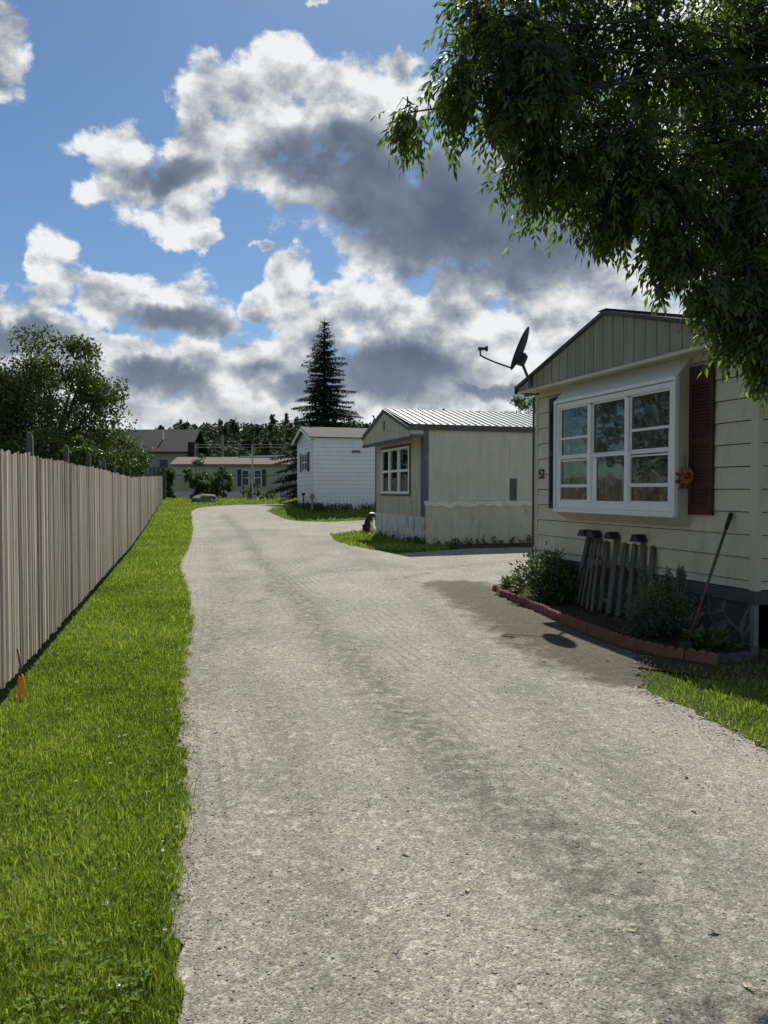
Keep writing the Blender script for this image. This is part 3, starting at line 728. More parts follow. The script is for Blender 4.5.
# ---- near home
H1 = empty('mobile_home', (3.57, 7.37, 0), ROT, 'near beige mobile home with bay window and red shutter at right', 'mobile home')
W1 = 4.27; L1 = 13.
mb = MB()
siding(mb, 'y', 0, 0.06, .93, .58, 2.984); siding(mb, 'y', 0, 3.41, W1 - .05, .58, 2.984)
siding(mb, 'y', 0, .93, 3.41, .58, 1.2)
siding(mb, 'x', 0, .04, L1, .58, 2.95); siding(mb, 'x', W1, .05, L1, .58, 2.95, sgn=1)
mb.build('siding', M['siding'], H1)
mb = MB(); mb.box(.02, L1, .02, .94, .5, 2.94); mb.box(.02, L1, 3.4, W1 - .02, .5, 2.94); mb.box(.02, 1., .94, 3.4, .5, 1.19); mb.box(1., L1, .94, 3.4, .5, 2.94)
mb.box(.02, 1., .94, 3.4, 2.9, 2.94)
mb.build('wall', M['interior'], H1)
mb = MB(); mb.box(-.024, .04, -.024, .06, .58, 2.948); mb.build('corner_trim', M['siding'], H1); mb = MB(); mb.box(-.022, .05, W1 - .05, W1 + .022, .58, 2.948); mb.build('corner_trim', M['siding'], H1)
mb = MB(); mb.box(-.036, .02, -.036, W1 + .03, .45, .578); mb.box(.021, L1, -.036, .01, .45, .578); mb.build('skirting_cap', M['trim'], H1, bevel=.004)
mb = MB(); mb.box(-.012, .03, .0, W1, 0., .449); mb.build('stone_skirting', M['stone'], H1)
mb = MB(); mb.box(-.03, .02, -.02, .035, 0, .4495); x = .34
mb.box(.2, .30, .02, .04, 0, .449)
while x < L1: mb.box(x, x + .16, -.006, .014, .01, .449); x += .165
mb.build('side_skirting', M['greytrim'], H1)
hz_ = W1/2; zlo = lambda y: 2.935; zlo = lambda y: 2.965; zhi = lambda y: 3.04 + (3.66 - 3.04)*(1 - abs(y - hz_)/(hz_ + .06))
mb = MB(); vpanel(mb, 'y', -.265, -.06, W1 + .06, zlo, zhi, .203, .013); mb.build('gable_panel', M['gablewood'], H1)
mb = MB(); mb.prism([(-.262, -.06, 2.97), (-.262, W1 + .06, 2.97), (-.262, W1 + .06, 3.02), (-.262, hz_, 3.64), (-.262, -.06, 3.02)], (0, 0, 0), (.02, 0, 0)); mb.build('gable_backing', M['interior'], H1)
mb = MB(); mb.box(-.278, 0, -.06, W1 + .06, 2.985, 3.005); mb.box(-.296, -.279, -.065, W1 + .065, 2.955, 2.992); mb.build('soffit', M['siding'], H1)
mb = roofmb(W1, L1, -.29, 3.04, 3.66, .10, .035); mb.build('roof', M['shingle'], H1)
mb = MB()
for s in (0, 1):
    ye = -.12 if s == 0 else W1 + .12
    q = [Vector((-.315, ye, 3.055)), Vector((-.28, ye, 3.055)), Vector((-.28, hz_, 3.685)), Vector((-.315, hz_, 3.685))]
    lo = [v - Vector((0, 0, .022)) for v in q]; mb.hexa(lo + [v + Vector((0, 0, .02)) for v in q])
    mb.box(-.31, L1, ye - .012, ye + .012, 2.97, 3.085)
mb.box(-.325, L1, hz_ - .09, hz_ + .09, 3.705, 3.712)
mb.build('drip_edge', M['darkmetal'], H1)
mb = MB(); mb.tube([(-.035, W1 + .045, .1), (-.035, W1 + .045, 2.93)], .018, 6); mb.build('downspout', M['trim'], H1)
# bay window
mb = MB(); y0, y1 = .905, 3.375; fx = -.21
yw0, yw1 = .93, 3.41; zf0, zf1, zw0, zw1 = 1.27, 2.745, 1.15, 2.98
mb.cm = 0
def plate(mb, q, th):
    q = [Vector(v) for v in q]; nn = (q[1] - q[0]).cross(q[2] - q[0]).normalized()*th
    mb.hexa(q + [v + nn for v in q])
plate(mb, [(fx, y0, zf0), (0, yw0, zw0), (0, yw0, zw1), (fx, y0, zf1)], .012)
plate(mb, [(fx, y1, zf1), (0, yw1, zw1), (0, yw1, zw0), (fx, y1, zf0)], .012)
plate(mb, [(fx, y1, zf0), (0, yw1, zw0), (0, yw0, zw0), (fx, y0, zf0)], .012)
mb.cm = 1
plate(mb, [(fx - .004, y0 - .01, zf1), (0, yw0 - .01, zw1), (0, yw1 + .01, zw1), (fx - .004, y1 + .01, zf1)], .012)
BAY = mb.build('bay_window', [M['siding'], M['white']], H1)
def ringbox(mb, x0, x1, a0, a1, z0, z1, t, tb=None):
    tb = tb or t
    mb.box(x0, x1, a0, a1, z0, z0 + tb); mb.box(x0, x1, a0, a1, z1 - t, z1)
    mb.box(x0, x1, a0, a0 + t, z0 + tb, z1 - t); mb.box(x0, x1, a1 - t, a1, z0 + tb, z1 - t)
mb = MB(); ringbox(mb, fx - .03, fx + .02, y0 - .012, y1 + .012, zf0 - .012, zf1 + .012, .042, .055)
ringbox(mb, fx - .012, fx + .03, y0 + .0385, y1 - .0385, zf0 + .0435, zf1 - .0385, .062, .075)
pans = [(1.01, 1.72), (1.80, 2.50), (2.58, 3.27)]
for a, c in ((1.715, 1.805), (2.495, 2.585)): mb.box(fx - .018, fx + .04, a + .006, c - .006, zf0 + .12, zf1 - .12)
mb.box(fx - .05, fx - .0305, y0 - .012, y1 + .012, zf0 - .012, zf0 + .012)
mb.build('window_frame', M['white'], BAY, bevel=.003)
for i, (a, c) in enumerate(pans):
    a -= .006; c += .006
    zb, zt, zm = 1.385, 2.645, 1.99
    mb = MB(); t = .024
    ringbox(mb, fx + .012, fx + .034, a, c, zm, zt, t)
    if i != 1: mb.box(fx + .006, fx + .033, a + t, c - t, 2.22, 2.25); mb.box(fx + .006, fx + .011, a + t + .0, a + t + .012, zm + .03, 2.22)
    mb.build('upper_sash', M['white'], BAY, bevel=.002)
    mb = MB()
    if i != 1:
        ringbox(mb, fx - .004, fx + .011, a, c, zb, zm - .001, .026); mb.box(fx - .01, fx + .012, a + .026, c - .026, 1.585, 1.625)
        ringbox(mb, fx + .0125, fx + .035, a + .03, c - .004, zb + .02, zm - .04, .02)
    else:
        ringbox(mb, fx + .004, fx + .03, a + .0, c, zb, zm - .001, .03); mb.box(fx + .004, fx + .025, c - .1, c - .031, zb + .03, zm - .032); mb.box(fx - .012, fx + .02, a, c, zm - .03, zm - .002)
    mb.build('lower_sash', M['white'], BAY, bevel=.002)
    mb = MB(); mb.box(fx + .020, fx + .024, a + t, c - t, zm + t, zt - t); mb.build('window_pane', M['glass'], BAY)
    mb = MB(); mb.box(fx + .016, fx + .020, a + .03, c - .03, zb + .03, zm - .03); mb.build('window_pane', M['glass'], BAY)
# lace curtains and a vase on the sill
for i, (a, c) in enumerate(pans):
    mb = MB(); n_ = 60; vs = []; fs = []
    for k in range(n_ + 1):
        yk = a - .05 + (c - a + .1)*k/n_; q = abs(2*k/n_ - 1)
        xk = .03 + .012*math.sin(k*1.1 + i)
        zb_ = 1.42 + (.35 if i == 1 else .25)*(1 - q**1.6)
        for zz in (2.7, (2.7 + zb_)/2, zb_): vs.append((xk + (.01*math.sin(k*.6) if zz < 2 else 0), yk, zz))
    for k in range(n_):
        for j in range(2): fs.append((3*k + j, 3*k + 3 + j, 3*k + 4 + j, 3*k + 1 + j))
    mb.add(vs, fs); mb.build('curtain', M['lace'], BAY, smooth=True)
for yy_ in (1.33, 2.0, 2.9):
    mb = MB(); prof = [(1.32, .045), (1.37, .055), (1.43, .03), (1.47, .022), (1.5, .03)] if yy_ != 2. else [(1.32, .06), (1.45, .07), (1.6, .05), (1.7, .06), (1.76, .03)]
    mb.tube([(-.06, yy_, z) for z, _ in prof], [q for _, q in prof], 12); mb.build('sill_ornament', M['ceramicwhite'], BAY, smooth=True)
mb = MB(); mb.box(fx + .04, .02, .96, 3.36, 1.26, 1.32); mb.build('window_sill', M['white'], BAY)
# shutters
for (a, c) in ((.556, .91), (3.45, 3.845)):
    mb = MB(); z0, z1 = 1.29, 2.85; x0 = -.05; x1 = -.018
    for q in ((a, a + .05), (c - .05, c)): mb.box(x0, x1, q[0], q[1], z0, z1)
    for q in ((z0, z0 + .09), (z1 - .2, z1), (2.03, 2.10)): mb.box(x0, x1, a + .05, c - .05, q[0], q[1])
    for (s0, s1) in ((z0 + .09, 2.03), (2.10, z1 - .2)):
        k = s0 + .005
        while k < s1 - .02:
            mb.hexa([(x1, a + .05, k), (x1, c - .05, k), (x0 + .004, c - .05, k), (x0 + .004, a + .05, k), (x1, a + .05, k + .03), (x1, c - .05, k + .03), (x0 + .016, c - .05, k + .03), (x0 + .016, a + .05, k + .03)]); k += .034
    mb.tube([(x0 - .002, a + .05 + (c - a - .1)*t/8, z1 - .17 + .1*math.sin(math.pi*t/8)) for t in range(9)], .008, 5)
    mb.build('shutter', M['shutter'] if a < 1 else M['blackshutter'], H1, bevel=.002)  # far shutter takes the black material to paint in its shade
# house number
def glyphs(mb, strokes, x, y0, z0, sc_, t=.012):
    for st in strokes:
        mb.tube([(x, y0 - p[0]*sc_, z0 + p[1]*sc_) for p in st], t, 6)
mb = MB()
five = [[(.5, 1), (.08, 1), (.05, .56), (.3, .62), (.5, .45), (.5, .2), (.3, 0), (.03, .1)]]
two = [[(.05, .8), (.15, .97), (.35, 1), (.5, .85), (.48, .6), (.05, .02), (.55, .02)]]
glyphs(mb, five, -.026, 4.165, 1.72, .125, .0095); glyphs(mb, two, -.026, 4.085, 1.72, .125, .0095)
mb.build('house_number', M['black'], H1)

# wreath flower hanging on bay cheek
fp = H1.matrix_basis @ Vector((-.16, .80, 1.72))
hl = lambda v: (Matrix.Rotation(ROT, 4, 'Z') @ Vector(v)) + Vector((3.57, 7.37, 0))
o = tuple(hl((-.1, .885, 1.70)))
root = empty('hanging_flower', o, ROT, 'dried red and tan flower ornament hanging beside the bay window', 'ornament')
mb = MB()
for ring_, (n_, ra, rb, tz) in enumerate(((11, .03, .105, 0), (9, .02, .075, .012))):
    for k in range(n_):
        a = 2*math.pi*(k + ring_*.4)/n_; ca, sa = math.cos(a), math.sin(a); wq = .026
        f = lambda rad, off, dep: (ca*rad - sa*off - .02, -dep - .02, sa*rad + ca*off)
        mb.add([f(ra, 0, .02 + tz), f((ra+rb)/2, wq, .035 + tz), f(rb, 0, .015 + tz), f((ra+rb)/2, -wq, .035 + tz)], [(0, 1, 2, 3)])
mb.build('petals', M['flowertan'], root)
mb = MB(); mb.tube([(-.02, -.02, 0), (-.02, -.045, 0), (-.02, -.07, 0)], [.05, .048, .02], 12); mb.build('flower_centre', M['flower'], root, smooth=True)
mb = MB(); mb.tube([(-.02, -.01, .08), (-.01, 0.0, .2)], .0025, 5); mb.build('string', M['black'], root)
mb = MB()
for k in range(8):
    a = 2*math.pi*k/8 + .3
    mb.add([(-.02, -.02, 0), (-.02 + .13*math.cos(a) - .02, -.022, .13*math.sin(a) - .02), (-.02 + .12*math.cos(a + .3), -.028, .12*math.sin(a + .3) - .02)], [(0, 1, 2)])
mb.build('sepals', M['flower'], root)

# ---- satellite dish on near home's gable
base_ = hl((-.285, 3.95, 3.1)); top = Vector((1.99 + .03, 11.0, 3.50)); ctr = Vector((.175*10.95, 10.95, 1.55 + 141/770*10.95))
root = empty('satellite_dish', tuple(base_), 0, 'dark satellite dish on a bent arm at the near home gable corner', 'satellite dish')
mb = MB()
p1 = Vector((.1855*11.05, 11.05, 1.55 + 113/770*11.05)); p2 = Vector((.176*11.0, 11.0, 1.55 + 131/770*11.0))
mb.tube([base_, base_.lerp(p1, .6) + Vector((0, -.02, .03)), p1, p2 + Vector((.01, 0, -.03)), p2 + Vector((0, 0, .06))], .021, 8)
mb.build('mast', M['darkmetal'], root, wp=base_, smooth=True)
mb = MB(); c = base_ + Vector((-.01, -.01, 0)); mb.hexa([hl((x, 3.95 + y, z)) for x, y, z in [(-.30, -.05, 3.02), (-.282, -.05, 3.02), (-.282, .05, 3.02), (-.30, .05, 3.02), (-.30, -.05, 3.2), (-.282, -.05, 3.2), (-.282, .05, 3.2), (-.30, .05, 3.2)]]); mb.build('mount_plate', M['darkmetal'], root, wp=base_)
# reflector: shallow bowl seen nearly edge-on, facing left and up
fdir = Vector((-.89, .24, .38)).normalized(); upv = Vector((.33, .12, .94)); upv = (upv - fdir*upv.dot(fdir)).normalized(); sdv = fdir.cross(upv)
mb = MB(); vs = [ctr - fdir*.055]; fs = []; nr, ns = 6, 32
for i in range(1, nr + 1):
    for k in range(ns):
        a = 2*math.pi*k/ns; q = i/nr; vs.append(ctr + (upv*math.cos(a)*.325 + sdv*math.sin(a)*.27)*q - fdir*.055*(1 - q*q))
for k in range(ns): fs.append((0, 1 + k, 1 + (k+1) % ns))
for i in range(nr - 1):
    for k in range(ns): fs.append((1 + i*ns + k, 1 + (i+1)*ns + k, 1 + (i+1)*ns + (k+1) % ns, 1 + i*ns + (k+1) % ns))
mb.add(vs, fs); ob = mb.build('reflector', M['dishmetal'], root, wp=base_, smooth=True); md = ob.modifiers.new('s', 'SOLIDIFY'); md.thickness = .012
mb = MB(); bk = ctr - fdir*.09 - upv*.13
for s_ in (0, 1):
    cc = bk - fdir*.03*s_
    mb.hexa([cc + fdir*a + sdv*q + upv*z for z in (-.1 + .03*s_, .08 - .02*s_) for a, q in ((-.04, -.04), (.05, -.04), (.05, .04), (-.04, .04))])
mb.build('mount_bracket', M['darkmetal'], root, wp=base_, bevel=.01)
foot = ctr - upv*.31; el = Vector((.1245*11.2, 11.2, 1.55 + 134/770*11.2))
mb = MB(); mb.tube([foot - fdir*.03, foot, foot.lerp(el, .5) + Vector((0, 0, -.012)), el + Vector((.05, 0, -.03)), el, el + Vector((-.004, 0, .08))], .014, 8); mb.build('feed_arm', M['darkmetal'], root, wp=base_, smooth=True)
mb = MB(); ed_ = el + Vector((-.01, 0, .095)); fd = (ctr - ed_).normalized()
mb.tube([ed_ - fd*.02, ed_ + fd*.05, ed_ + fd*.07, ed_ + fd*.1, ed_ + fd*.115], [.026, .026, .02, .042, .042], 12); mb.build('receiver', M['dishmetal'], root, wp=base_, smooth=True)

# ---- middle tan home
z2 = .10
H2 = empty('mobile_home', (1.05, 20.0, 0), ROT, 'middle tan mobile home with ribbed metal roof and blue corner post', 'mobile home')
W2 = 4.2; L2 = 14
mb = MB(); vpanel(mb, 'x', 0, 0, L2, lambda a: 1.14, lambda a: 3.15, 1.22, .003, .012); mb.box(0.004, L2, 0.001, .03, 1.14, 3.14); mb.box(.003, L2, W2 - .03, W2, .5, 3.14); mb.box(L2 - .03, L2 - .001, .03, W2 - .03, .5, 3.14)
mb.box(-.405, -.013, -.018, -.004, 2.955, 3.1); mb.build('side_siding', M['t111'], H2)
mb = MB(); 
vpanel(mb, 'y', 0, .22, 1.06, lambda a: .85, lambda a: 3.0, .203, .006, .012); vpanel(mb, 'y', 0, 3.63, W2, lambda a: .85, lambda a: 3.0, .203, .006, .012)
vpanel(mb, 'y', 0, 1.06, 3.63, lambda a: .85, lambda a: 1.40, .203, .006, .012); vpanel(mb, 'y', 0, 1.06, 3.63, lambda a: 2.79, lambda a: 3.0, .203, .006, .012)
mb.box(0.001, .03, .03, 1.06, .5, 3.1); mb.box(0.001, .03, 3.63, W2 - .03, .5, 3.1); mb.box(.001, .03, 1.06, 3.63, .5, 1.4); mb.box(.001, .03, 1.06, 3.63, 2.79, 3.1)
mb.build('front_siding', M['t111dirty'], H2)
mb = MB(); mb.box(-.03, -.0135, -.02, .215, .86, 3.0); mb.box(-.0305, .1, -.035, -.0135, 1.24, 3.1); mb.build('corner_post', M['bluepost'], H2); mb = MB(); mb.box(-.035, .02, W2 - .0, W2 + .05, .4, 3.0); mb.build('corner_post', M['bluepost'], H2)
mb = MB()
zhi2 = lambda y: 3.2 + (3.82 - 3.2)*(1 - abs(y - W2/2)/(W2/2 + .02)); vpanel(mb, 'y', -.42, -.02, W2 + .02, lambda a: 2.93, zhi2, .203 if False else .42, .005, .012)
mb.build('gable_panel', M['t111dirty'], H2)
mb = MB(); mb.prism([(-.418, 0, 2.95), (-.418, W2, 2.95), (-.418, W2, 3.15), (-.418, W2/2, 3.75), (-.418, 0, 3.15)], (0, 0, 0), (.02, 0, 0)); mb.box(-.416, .0, -.02, W2 + .02, 2.955, 3.0); mb.build('soffit', M['greytrim'], H2)
mb = MB(); mb.box(-.45, -.4, -.05, W2 + .05, 2.84, 2.93); mb.box(-.399, -.0, -.05, -.01, 2.9, 2.953)
for s in (0, 1):
    ye = -.08 if s == 0 else W2 + .08
    q = [Vector((-.47, ye, 3.17)), Vector((-.435, ye, 3.17)), Vector((-.435, W2/2, 3.84)), Vector((-.47, W2/2, 3.84))]
    lo = [v - Vector((0, 0, .10)) for v in q]; mb.hexa(lo + q)
    mb.box(-.434, L2, ye - .0, ye + .03, 3.10, 3.235)
mb.build('fascia', M['trim'], H2)
mb = roofmb(W2, L2, -.433, 3.236, 3.84, .115, .012, .2); mb.build('roof', M['metalroof'], H2)
mb = MB(); mb.tube([(1.5, W2/2 + .3, 3.7), (1.5, W2/2 + .3, 3.94)], .035, 8); mb.build('vent_pipe', M['darkmetal'], H2)
mb = MB(); mb.box(-.435, -.425, W2/2 - .11, W2/2 + .11, 3.22, 3.5)
for k in range(6): mb.box(-.445, -.436, W2/2 - .09, W2/2 + .09, 3.24 + k*.043, 3.262 + k*.043)
mb.build('gable_vent', M['greytrim'], H2)
# window
mb = MB(); ringbox(mb, -.035, .02, 1.02, 3.67, 1.38, 2.82, .06); mb.build('window_trim', M['trim'], H2)
mb = MB(); ringbox(mb, -.05, .02, 1.082, 3.608, 1.442, 2.758, .07)
for a in (1.94, 2.78): mb.box(-.048, .018, a, a + .12, 1.512, 2.688)
WN = mb.build('window', M['white'], H2)
for a, c in ((1.152, 1.94), (2.06, 2.78), (2.90, 3.538)):
    mb = MB(); mb.box(-.04, -.005, a, c, 2.06, 2.13); mb.box(-.02, 0, a, a + .03, 1.512, 2.688); mb.box(-.02, 0, c - .03, c, 1.512, 2.688); mb.build('sash', M['white'], WN)
    mb = MB(); mb.box(-.004, .0, a, c, 1.512, 2.688); mb.build('window_pane', M['glass'], WN)
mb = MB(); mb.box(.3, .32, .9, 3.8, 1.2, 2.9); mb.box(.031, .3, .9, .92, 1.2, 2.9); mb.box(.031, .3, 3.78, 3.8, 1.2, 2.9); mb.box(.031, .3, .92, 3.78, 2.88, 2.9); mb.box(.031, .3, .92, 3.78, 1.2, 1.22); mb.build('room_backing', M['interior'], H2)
n_ = 24
for (a, c) in ((1.2, 1.5), (2.95, 3.3)):
    mb = MB(); vs = []
    for k in range(n_ + 1):
        for zz in (1.5, 2.7): vs.append((.12 + .02*math.sin(k*1.5), a + (c - a)*k/n_, zz))
    mb.add(vs, [(2*k, 2*k + 2, 2*k + 3, 2*k + 1) for k in range(n_)]); mb.build('curtain', M['lace'], H2)
# lower skirting
mb = MB(); mb.box(0.0, L2, -.15, -.02, -.05, 1.16); mb.build('side_skirting', M['skirt'], H2)
mb = MB(); rr = random.Random(8); x = -.02
while x < L2:
    dx = rr.uniform(.35, .8); z0 = 1.12 + rr.uniform(-.012, .012)
    p = [(x, -.17, z0 + .03), (x + dx*.5, -.185, z0 - rr.uniform(.0, .05)), (x + dx, -.17, z0 + .02), (x + dx, -.02, z0 + .02), (x, -.02, z0 + .03)]
    mb.prism([(q[0], q[1], q[2]) for q in p], (0, 0, 0), (0, 0, 1.24 - z0 + rr.uniform(-.008, .008))); x += dx
mb.build('insulation_strip', M['foam'], H2)
mb = MB(); mb.box(-.035, -.002, -.02, W2, .70, .848); mb.build('skirting_board', M['whiteskirt'], H2)
mb = MB(); a = 0.02
while a < W2: mb.box(-.02 - .012*rr.random(), 0, a, min(a + 1.02 - .02*rr.random(), W2), .02, .698); a += 1.03
mb.build('front_skirting', M['whiteskirt'], H2)
mb = MB(); mb.box(2.45, 2.65, -.03, -.0125, 1.27, 1.86); mb.build('wall_vent', M['trim'], H2)
mb = MB(); mb.tube([(4.4, -.05, 1.26), (4.4, -.05, 3.1)], .014, 6); mb.build('downpipe', M['t111'], H2)

# ---- far white home
H3z = .60
H3 = empty('mobile_home', (-3.32, 37.0, H3z), ROT, 'white mobile home with grey shingle roof in front of the tall spruce', 'mobile home')
W3 = 4.24; L3 = 14
mb = MB(); siding(mb, 'x', 0, .08, L3, .62, 3.45, .2, proud=.02); siding(mb, 'y', 0, .08, W3, .02, 3.42, .2, proud=.02)
mb.prism([(-.002, 0, 3.42), (-.002, W3, 3.42), (-.002, W3/2, 4.05)], (0, 0, 0), (-.015, 0, 0)); mb.box(.03, L3, .03, W3, .0, 3.44)
mb.build('siding', M['whitesiding'], H3)
mb = MB(); x = 0
while x < L3: mb.box(x, x + .19, -.03, .01, .0, .615); x += .2
mb.build('skirting', M['whitesiding'], H3)
mb = MB(); mb.box(-.03, .08, -.03, .08, .0, 3.46); mb.box(-.25, .0, -.1, .0, 3.42, 3.5)
mb.box(-.04, L3, -.04, -.021, 3.38, 3.46)
for s in (0, 1):
    ye = -.14 if s == 0 else W3 + .14
    q = [Vector((-.28, ye, 3.44)), Vector((-.25, ye, 3.44)), Vector((-.25, W3/2, 4.1)), Vector((-.28, W3/2, 4.1))]
    mb.hexa([v - Vector((0, 0, .14)) for v in q] + q)
mb.build('trim', M['white'], H3)
mb = roofmb(W3, L3, -.29, 3.45, 4.10, .15, .05); mb.build('roof', M['shingle'], H3)
mb = MB(); mb.box(4.3, L3, W3/2 - .15, W3/2 + .15, 4.16, 4.26); mb.build('ridge_cap', M['white'], H3)
mb = MB(); ringbox(mb, -.05, 0, 1.55, 2.95, 1.9, 2.8, .06); mb.box(-.05, 0, 2.22, 2.28, 1.96, 2.74); mb.box(-.045, 0, 1.61, 2.89, 2.31, 2.36); WN = mb.build('window', M['white'], H3)
mb = MB(); mb.box(-.032, -.0225, 1.6, 2.9, 1.96, 2.74); mb.build('window_pane', M['darkmetal'], WN)
for a in (1.18, 2.97): mb = MB(); mb.box(-.06, -.022, a, a + .34, 1.87, 2.83); mb.build('shutter', M['blackshutter'], H3)
mb = MB(); mb.box(1.85, 2.25, -.05, -.022, 2.74, 2.88); mb.build('wall_vent', M['darkmetal'], H3)
mb = MB(); mb.box(1.88, 2.22, -.06, -.051, 2.75, 2.775); mb.build('vent_flap', M['white'], H3)
def garden_stick(o, h, name, label, cat, mat, r_=.025, head=None, hm=None):
    root = empty(name, o, 0, label, cat)
    mb = MB(); mb.tube([(0, 0, 0), (.02, 0, h)], r_, 6); mb.build('post' if head == 'box' else 'handle', M[mat], root)
    mb = MB()
    if head == 'box': mb.box(-.09, .12, -.09, .06, h*.72, h*1.02)
    else: mb.box(-.06, .1, -.03, .03, h - .02, h + .1)
    mb.build('meter_box' if head == 'box' else 'grip', M[hm or mat], root, bevel=.01)
u = (303 - 384)/770; garden_stick((u*36.3, 36.3, float(gz(u*36.3, 36.3))), .75, 'garden_spade', 'dark handled spade standing at white home end wall', 'spade', 'black', .03)
u = (312 - 384)/770; garden_stick((u*36.2, 36.2, float(gz(u*36.2, 36.2))), .8, 'meter_post', 'grey meter post beside the white home front corner', 'meter post', 'greytrim', .05, 'box')

# ---- far pale green trailer
TY0 = 62; tz = .93
HT = empty('mobile_home', (-17.0, TY0, tz), 0, 'far pale green mobile home with brown roof and black shutters', 'mobile home')
mb = MB(); siding(mb, 'x', 0, 0, 17, .5, 2.62, .25, proud=.02); siding(mb, 'y', 0, 0, 4.2, .0, 2.62, .25, proud=.02); mb.box(.02, 17, .02, 4.2, 0, 2.6); mb.prism([(0, 0, 2.6), (0, 4.2, 2.6), (0, 2.1, 3.2)], (0, 0, 0), (.02, 0, 0)); mb.build('siding', M['palegreen'], HT)
mb = MB(); x = 0
while x < 17: mb.box(x, x + .28, -.03, .01, 0, .495); x += .29
mb.build('skirting', M['whitesiding'], HT)
mb = roofmb(4.2, 17.2, -.2, 2.60, 3.28, .2, .08); mb.build('roof', M['brownshingle'], HT)
mb = MB(); mb.box(-.2, 17.2, -.235, -.205, 2.56, 2.70); mb.build('fascia', M['greytrim'], HT)
mb = MB(); mb.hexa([(4.9, 2.0, 3.37), (9.3, 2.0, 3.37), (9.0, 3.2, 3.30), (4.9, 3.2, 3.30), (5.2, 2.0, 3.42), (9.5, 2.0, 3.55), (9.3, 3.2, 3.5), (5., 3.2, 3.42)]); mb.build('roof_patch', M['whitesiding'], HT)
for a in (5.55, 6.55):
    mb = MB(); ringbox(mb, a, a, 0, 0, 0, 0, .0) if False else None
    mb.box(a, a + .62, -.06, -.022, .95, 2.25); WN = mb.build('window', M['white'], HT)
    for z in (1.02, 1.64): mb = MB(); mb.box(a + .07, a + .55, -.068, -.0605, z, z + .54); mb.build('window_pane', M['darkmetal'], WN)
for a in (5.22, 7.2): mb = MB(); mb.box(a, a + .3, -.06, -.022, .93, 2.27); mb.build('shutter', M['blackshutter'], HT)
mb = MB()
for k in range(4): mb.box(8.9 + k*.32, 8.9 + (k + 1)*.32, -1.1, -.05, 0, .18*(k + 1))
mb.box(10.18, 12.5, -1.3, -.05, .6, .72); mb.build('steps', M['greywood'], HT)
mb = MB(); mb.tube([(8.85, -1.1, .05), (8.85, -1.1, .95), (10.2, -1.1, 1.6), (12.5, -1.1, 1.6)], .035, 5); mb.tube([(8.9, -1.1, .5), (10.2, -1.1, 1.15)], .03, 5)
for x in (10.2, 10.7, 11.2, 11.7, 12.2): mb.tube([(x, -1.1, .6), (x, -1.1, 1.6)], .03, 5)
mb.build('railing', M['darkmetal'], HT)

# ---- barn
BR = empty('barn', (-46, 88, .9), 0, 'long building with dark charcoal roof behind the left trees', 'barn')
mb = MB(); mb.box(0, 23.6, 0, 9, 0, 4.9); mb.build('wall', M['barnwall'], BR)
mb = roofmb(9, 24.0, -.3, 4.85, 7.75, .5, .15); mb.build('roof', M['darkshingle'], BR)
for x in (6., 12., 17.8, 20.4): mb = MB(); mb.box(x, x + .9, -.05, .0, 3.2, 4.1); mb.build('window', M['darkmetal'], BR)
mb = MB(); mb.tube([(20.2, 2.2, 6.2), (20.2, 2.2, 7.6)], .09, 8); mb.build('vent_pipe', M['white'], BR)
mb = MB(); mb.box(23.7, 24.5, -.3, 1.4, 0, 6.1); mb.build('chimney', M['darkshingle'], BR)
SH = empty('shed', (-20.6, 70, .95), 0, 'small shed with slanted grey roof between fence end and barn', 'shed')
mb = MB(); mb.prism([(0, 0, 0), (3.0, 0, 0), (3.0, 0, 2.55), (1.9, 0, 2.5), (0, 0, 1.9)], (0, 0, 0), (0, 3, 0)); mb.build('wall', M['barnwall'], SH)
mb = MB(); mb.hexa([(-.3, -.3, 1.95), (2.4, -.3, 2.75), (2.4, 3.3, 2.75), (-.3, 3.3, 1.95), (-.3, -.3, 2.07), (2.4, -.3, 2.9), (2.4, 3.3, 2.9), (-.3, 3.3, 2.07)]); mb.build('roof', M['shingle'], SH)

# ---- poles, wires, flag
def pole(px, Y, ytop, ybase, rad, name, label, cat, mat='pole', cross=None):
    x = (px - 384)/770*Y; zt = EYE + (490 - ytop)/770*Y; z0 = float(gz(x, Y))
    root = empty(name, (x, Y, z0), 0, label, cat)
    mb = MB(); mb.tube([(0, 0, -.1), (0, 0, zt - z0)], [rad, rad*.8], 8); mb.build('shaft', M[mat], root)
    if cross: mb = MB(); mb.box(-.9, .9, -.06, .06, zt - z0 - .55, zt - z0 - .42); mb.build('crossarm', M[mat], root)
    return root, zt, x
pr, pzt, pxx = pole(223, 84, 435.5, 0, .17, 'utility_pole', 'tall grey utility pole rising behind the far green home roof', 'pole')
pr2, p2t, p2x = pole(195.5, 78, 444, 0, .1, 'utility_pole', 'short pole just right of the barn chimney', 'pole')
pr3, p3t, p3x = pole(252.5, 52, 444.5, 0, .06, 'white_pole', 'thin white pole standing in front of the green home windows', 'pole', 't111')
mb = MB(); mb.tube([(p2x, 78, p2t - .1), (pxx, 84, pzt - 1.0), (6, 95, pzt - .4)], .022, 5); mb.tube([(p2x, 78, p2t - .35), (pxx, 84, pzt - 1.3), (6, 95, pzt - .7)], .022, 5)
tag(mb.build('overhead_wire', M['pole'], None, origin=(p2x, 78, p2t)), 'two overhead wires strung across before the dark woods', 'wires')
fr, fzt, fx_ = pole(142.5, 60, 442.5, 0, .05, 'flagpole', 'thin leaning flagpole with limp red flag above the dark pickets', 'flagpole', 'white')
mb = MB(); vs = []
for k in range(9):
    for j, zz in enumerate((fzt - 1.95, fzt - .9)): vs.append((.03 + k*.028, .06*math.sin(k*1.7 + j), zz - .95 + k*.04*(1 - j)))
